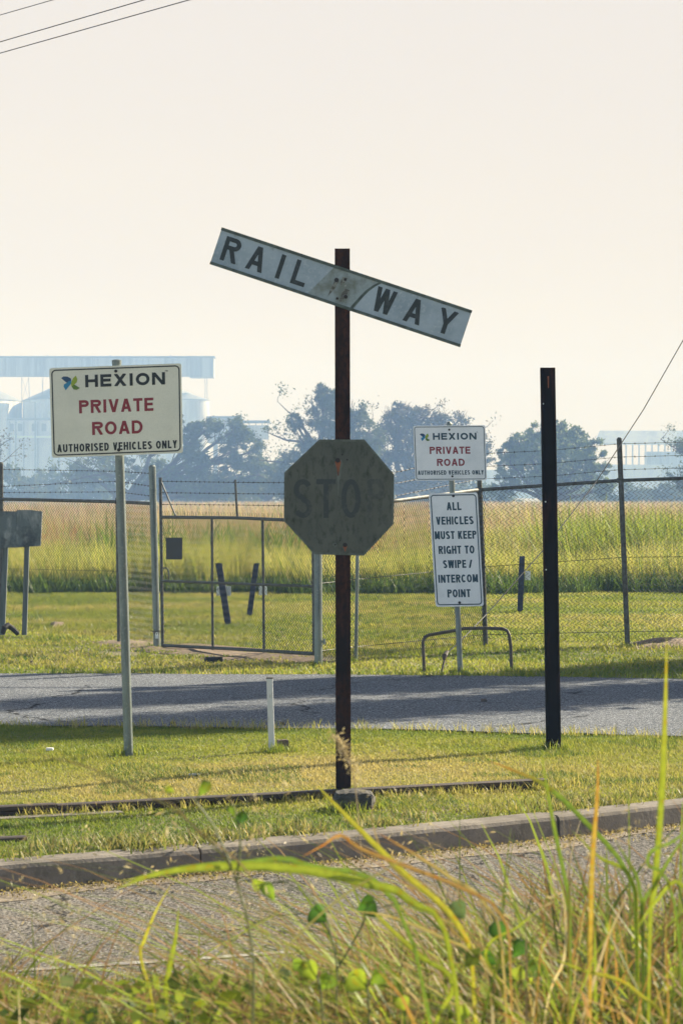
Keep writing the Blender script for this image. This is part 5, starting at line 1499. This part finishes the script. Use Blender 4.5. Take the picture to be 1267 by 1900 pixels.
plant('grass_plant', 900, 5.0, 'pair of broad drooping green blades reaching left across the kerb', [([(212, 1651), (300, 1620), (430, 1608), (560, 1614), (680, 1640), (760, 1672)], 5.0, 22, LM, LM), ([(225, 1636), (330, 1612), (450, 1602), (570, 1606)], 5.02, 14, G2, LM)])
plant('grass_plant', 960, 5.2, 'drooping withered orange blade below the footing', [([(560, 1590), (600, 1568), (632, 1550), (668, 1575), (760, 1610), (860, 1650), (930, 1700)], 5.2, 10, (.34, .22, .08), OR), ([(700, 1545), (760, 1580), (830, 1625), (900, 1680)], 5.25, 9, ST, OR)])
plant('grass_plant', 310, 5.8, 'upright green blade over the street at the left', [([(332, 1683), (326, 1740), (314, 1800), (308, 1850)], 5.8, 13, LM, LM), ([(318, 1640), (290, 1690), (268, 1745), (262, 1780)], 5.8, 8, YL, YL)])
plant('grass_plant', 760, 5.3, 'slanting lime blade between the heart shaped leaves', [([(690, 1690), (720, 1720), (780, 1775), (840, 1830)], 5.3, 13, LM, YL), ([(610, 1745), (680, 1770), (740, 1830)], 5.3, 8, G2, G2)])
plant('grass_plant', 480, 4.6, 'long thin dark stem leaning in from the left edge', [([(-30, 1372), (60, 1397), (160, 1422), (260, 1468), (330, 1508), (400, 1572), (440, 1640)], 4.3, 5, (.12, .12, .06), (.18, .14, .08))])
plant('grass_plant', 500, 4.8, 'thin straw stem slanting right across the street', [([(370, 1545), (330, 1500), (300, 1480)][::-1] + [(420, 1580), (470, 1640)], 4.8, 4, (.25, .2, .12), (.3, .25, .15)), ([(820, 1560), (740, 1600), (640, 1660), (560, 1730), (520, 1790)], 4.8, 5, (.2, .2, .08), (.2, .2, .08))])
plant('grass_plant', 980, 5.5, 'dry tan stems tangled at the right over the street', [([(640, 1690), (720, 1700), (820, 1740), (900, 1790)], 5.5, 8, ST, ST), ([(1010, 1680), (960, 1720), (900, 1770)], 5.4, 7, LM, LM), ([(1040, 1640), (1048, 1700), (1045, 1780)], 5.4, 6, (.5, .45, .3), (.5, .45, .3)), ([(700, 1480), (690, 1520), (720, 1600), (800, 1680)], 5.6, 4, TAN, TAN)])
plant('grass_plant', 1300, 5.0, 'blades leaning in at the right edge', [([(1180, 1725), (1210, 1680), (1260, 1640)], 5.0, 10, LM, LM), ([(1200, 1600), (1250, 1560), (1300, 1520)][::-1], 5.0, 8, G2, G2), ([(1000, 1770), (1080, 1800), (1180, 1840)], 5.1, 9, YL, LM)])

# a nodding dry plume in front of the post
b = at(668, HZ, 6.2); b.z = -.06
T = thing('grass_plume', b, 'feathery dry seed plume nodding in front of the crossing post foot', 'grass plume')
mb = MB(); pts = curve_pts([at(660, 1900, 6.2), at(672, 1700, 6.2), at(668, 1560, 6.2), at(655, 1440, 6.2), at(632, 1385, 6.2), at(618, 1362, 6.2)])
mb.tube(pts, .0014, 5, cap=False); mb.build('stem', mat('straw_stem', (.34, .26, .15), .8), T)
C = []
for i in range(len(pts) // 2 + 2, len(pts)):
    C.append(np.array(pts[i])[None] + rng.normal(0, 1, (34, 3)) * np.array([.008, .008, .010]) + rng.uniform(0, 1, (34, 1)) * np.array([[.022, 0, -.028]]))
C = np.concatenate(C) - np.array(b)[None]
leafcloud('plume', M['grass'], C, .012, mixc(TAN, PALE, rng.uniform(0, 1, len(C))), T, 5, 6, .8)

# broad leaved weeds / vine leaves
def bleaf(T, px, py, Y, w, h, rot, c, heart=True, tiltx=.4):
    """a heart shaped leaf with a fold along the midrib"""
    N = 14; P = []
    for i in range(N + 1):
        t = i / N; P.append((max(0, math.sin(math.pi * t ** .58)) ** .9 * .5 * (1 - .12 * t) + (.06 if i == 0 else 0), t - .5))
    V = []; cc = []
    ce = at(px, py, Y); cr_, sr = math.cos(rot), math.sin(rot); sx, sz = w * Y / F, h * Y / F
    Ff = []
    for (a, t) in P:
        for sgn in (-1, 0, 1):
            x = a * sgn * sx; z = -t * sz; y = -abs(sgn) * a * sx * .7 + (t * t) * sz * tiltx
            V.append((ce.x + x * cr_ - z * sr - T.location.x, ce.y + y - T.location.y, ce.z + x * sr + z * cr_ - T.location.z))
            k = 1.25 if sgn == 0 else 1; cc.append([q * k for q in c])
    n = N + 1
    for i in range(N):
        for k in (0, 1): Ff.append((3 * i + k, 3 * i + k + 1, 3 * i + k + 4, 3 * i + k + 3))
    me = bpy.data.meshes.new('leaf'); me.from_pydata(V, [], Ff)
    a_ = me.attributes.new('col', 'FLOAT_COLOR', 'POINT'); a_.data.foreach_set('color', np.concatenate([np.array(cc), np.ones((len(cc), 1))], 1).astype(np.float32).ravel())
    me.materials.append(M['leaf']); me.polygons.foreach_set('use_smooth', [True] * len(me.polygons))
    o = bpy.data.objects.new('leaf', me); COL.objects.link(o); o.parent = T
def weed(px, Y, label, stems, leaves):
    b = at(px, HZ, Y); b.z = -.06; T = thing('leafy_weed', b, label, 'weed', 'broad leaved weeds in the near grass')
    for st in stems:
        mb = MB(); mb.tube(curve_pts([at(a, b_, Y) for a, b_ in st]), .0022, 5, cap=False); mb.build('stem', M['stem'], T)
    allp = [(a, b_) for st in stems for a, b_ in [((p1[0] * (1 - q) + p2[0] * q), (p1[1] * (1 - q) + p2[1] * q)) for p1, p2 in zip(st[:-1], st[1:]) for q in (0, .25, .5, .75, 1)]]
    for l in leaves:
        lx, ly = l[0] + math.sin(l[4]) * -l[3] * .35, l[1] - math.cos(l[4]) * l[3] * .35
        q_ = min(allp, key=lambda p: (p[0] - lx) ** 2 + (p[1] - ly - 25) ** 2)
        mb = MB(); mb.tube(curve_pts([at(q_[0], q_[1], Y), at((q_[0] + lx) / 2, min(q_[1], ly) - 4, Y), at(lx, ly, Y - .004)], 8), .0013, 5, cap=False); mb.build('stem', M['stem'], T)
    for l in leaves: bleaf(T, l[0], l[1], Y, l[2] * .85, l[3] * .85, *l[4:])
M['stem'] = mat('green_stem', (.12, .14, .05), .7)
dg = (.05, .13, .02); lg = (.16, .26, .03); lm = (.24, .33, .035)
weed(470, 5.0, 'thin vine with small bright leaves in front of the rail', [[(470, 1900), (468, 1760), (440, 1640), (400, 1540), (365, 1490)], [(440, 1640), (446, 1560), (440, 1520)]],
     [(378, 1464, 26, 42, -.7, lg), (316, 1466, 18, 24, 1.1, lm), (446, 1518, 26, 36, -.9, dg), (430, 1505, 16, 24, .5, lg)])
weed(620, 5.6, 'vine with three dark green heart shaped leaves over the street', [[(620, 1920), (625, 1800), (610, 1720), (600, 1690)], [(625, 1800), (670, 1720), (680, 1690)]],
     [(592, 1698, 52, 44, .9, dg), (680, 1682, 54, 44, -1.2, dg), (850, 1690, 50, 44, .7, (.08, .13, .06)), (500, 1655, 30, 46, .5, lg), (480, 1640, 30, 30, 1.9, lm)])
weed(600, 5.2, 'low weed with wide lime leaves at the bottom', [[(600, 1960), (596, 1850), (585, 1800)], [(680, 1960), (684, 1880), (680, 1820)]],
     [(575, 1802, 46, 50, .5, lm), (606, 1822, 44, 40, -.6, lg), (665, 1822, 60, 54, .9, lm), (700, 1815, 40, 40, -.8, lg), (745, 1862, 40, 36, .3, lm), (860, 1880, 46, 30, 1.2, lm), (555, 1790, 30, 30, 1.4, lg)])
weed(940, 5.7, 'dark leaved weed inside the grass at the right', [[(940, 1940), (938, 1820), (930, 1740)]],
     [(925, 1730, 46, 50, .3, dg), (962, 1760, 40, 46, -.5, dg), (905, 1780, 42, 44, 1.0, dg), (985, 1800, 44, 50, -.9, (.09, .16, .03)), (940, 1815, 44, 52, .2, dg)])

# ------------------------------------------------------------------ haze
hb = MB(); hb.box((0, 660, 33.5), (2400, 1400, 69))
hz = hb.build('haze', [])
hm = bpy.data.materials.new('haze'); hm.use_nodes = True
n, l = hm.node_tree.nodes, hm.node_tree.links
n.clear(); o = n.new('ShaderNodeOutputMaterial'); v = n.new('ShaderNodeVolumePrincipled')
v.inputs['Color'].default_value = (.30, .50, .92, 1)
v.inputs['Absorption Color'].default_value = (1, 1, 1, 1)
v.inputs['Density'].default_value = .0012
v.inputs['Anisotropy'].default_value = -.25
l.new(v.outputs[0], o.inputs['Volume'])
hz.data.materials.append(hm)
hz['kind'] = 'stuff'
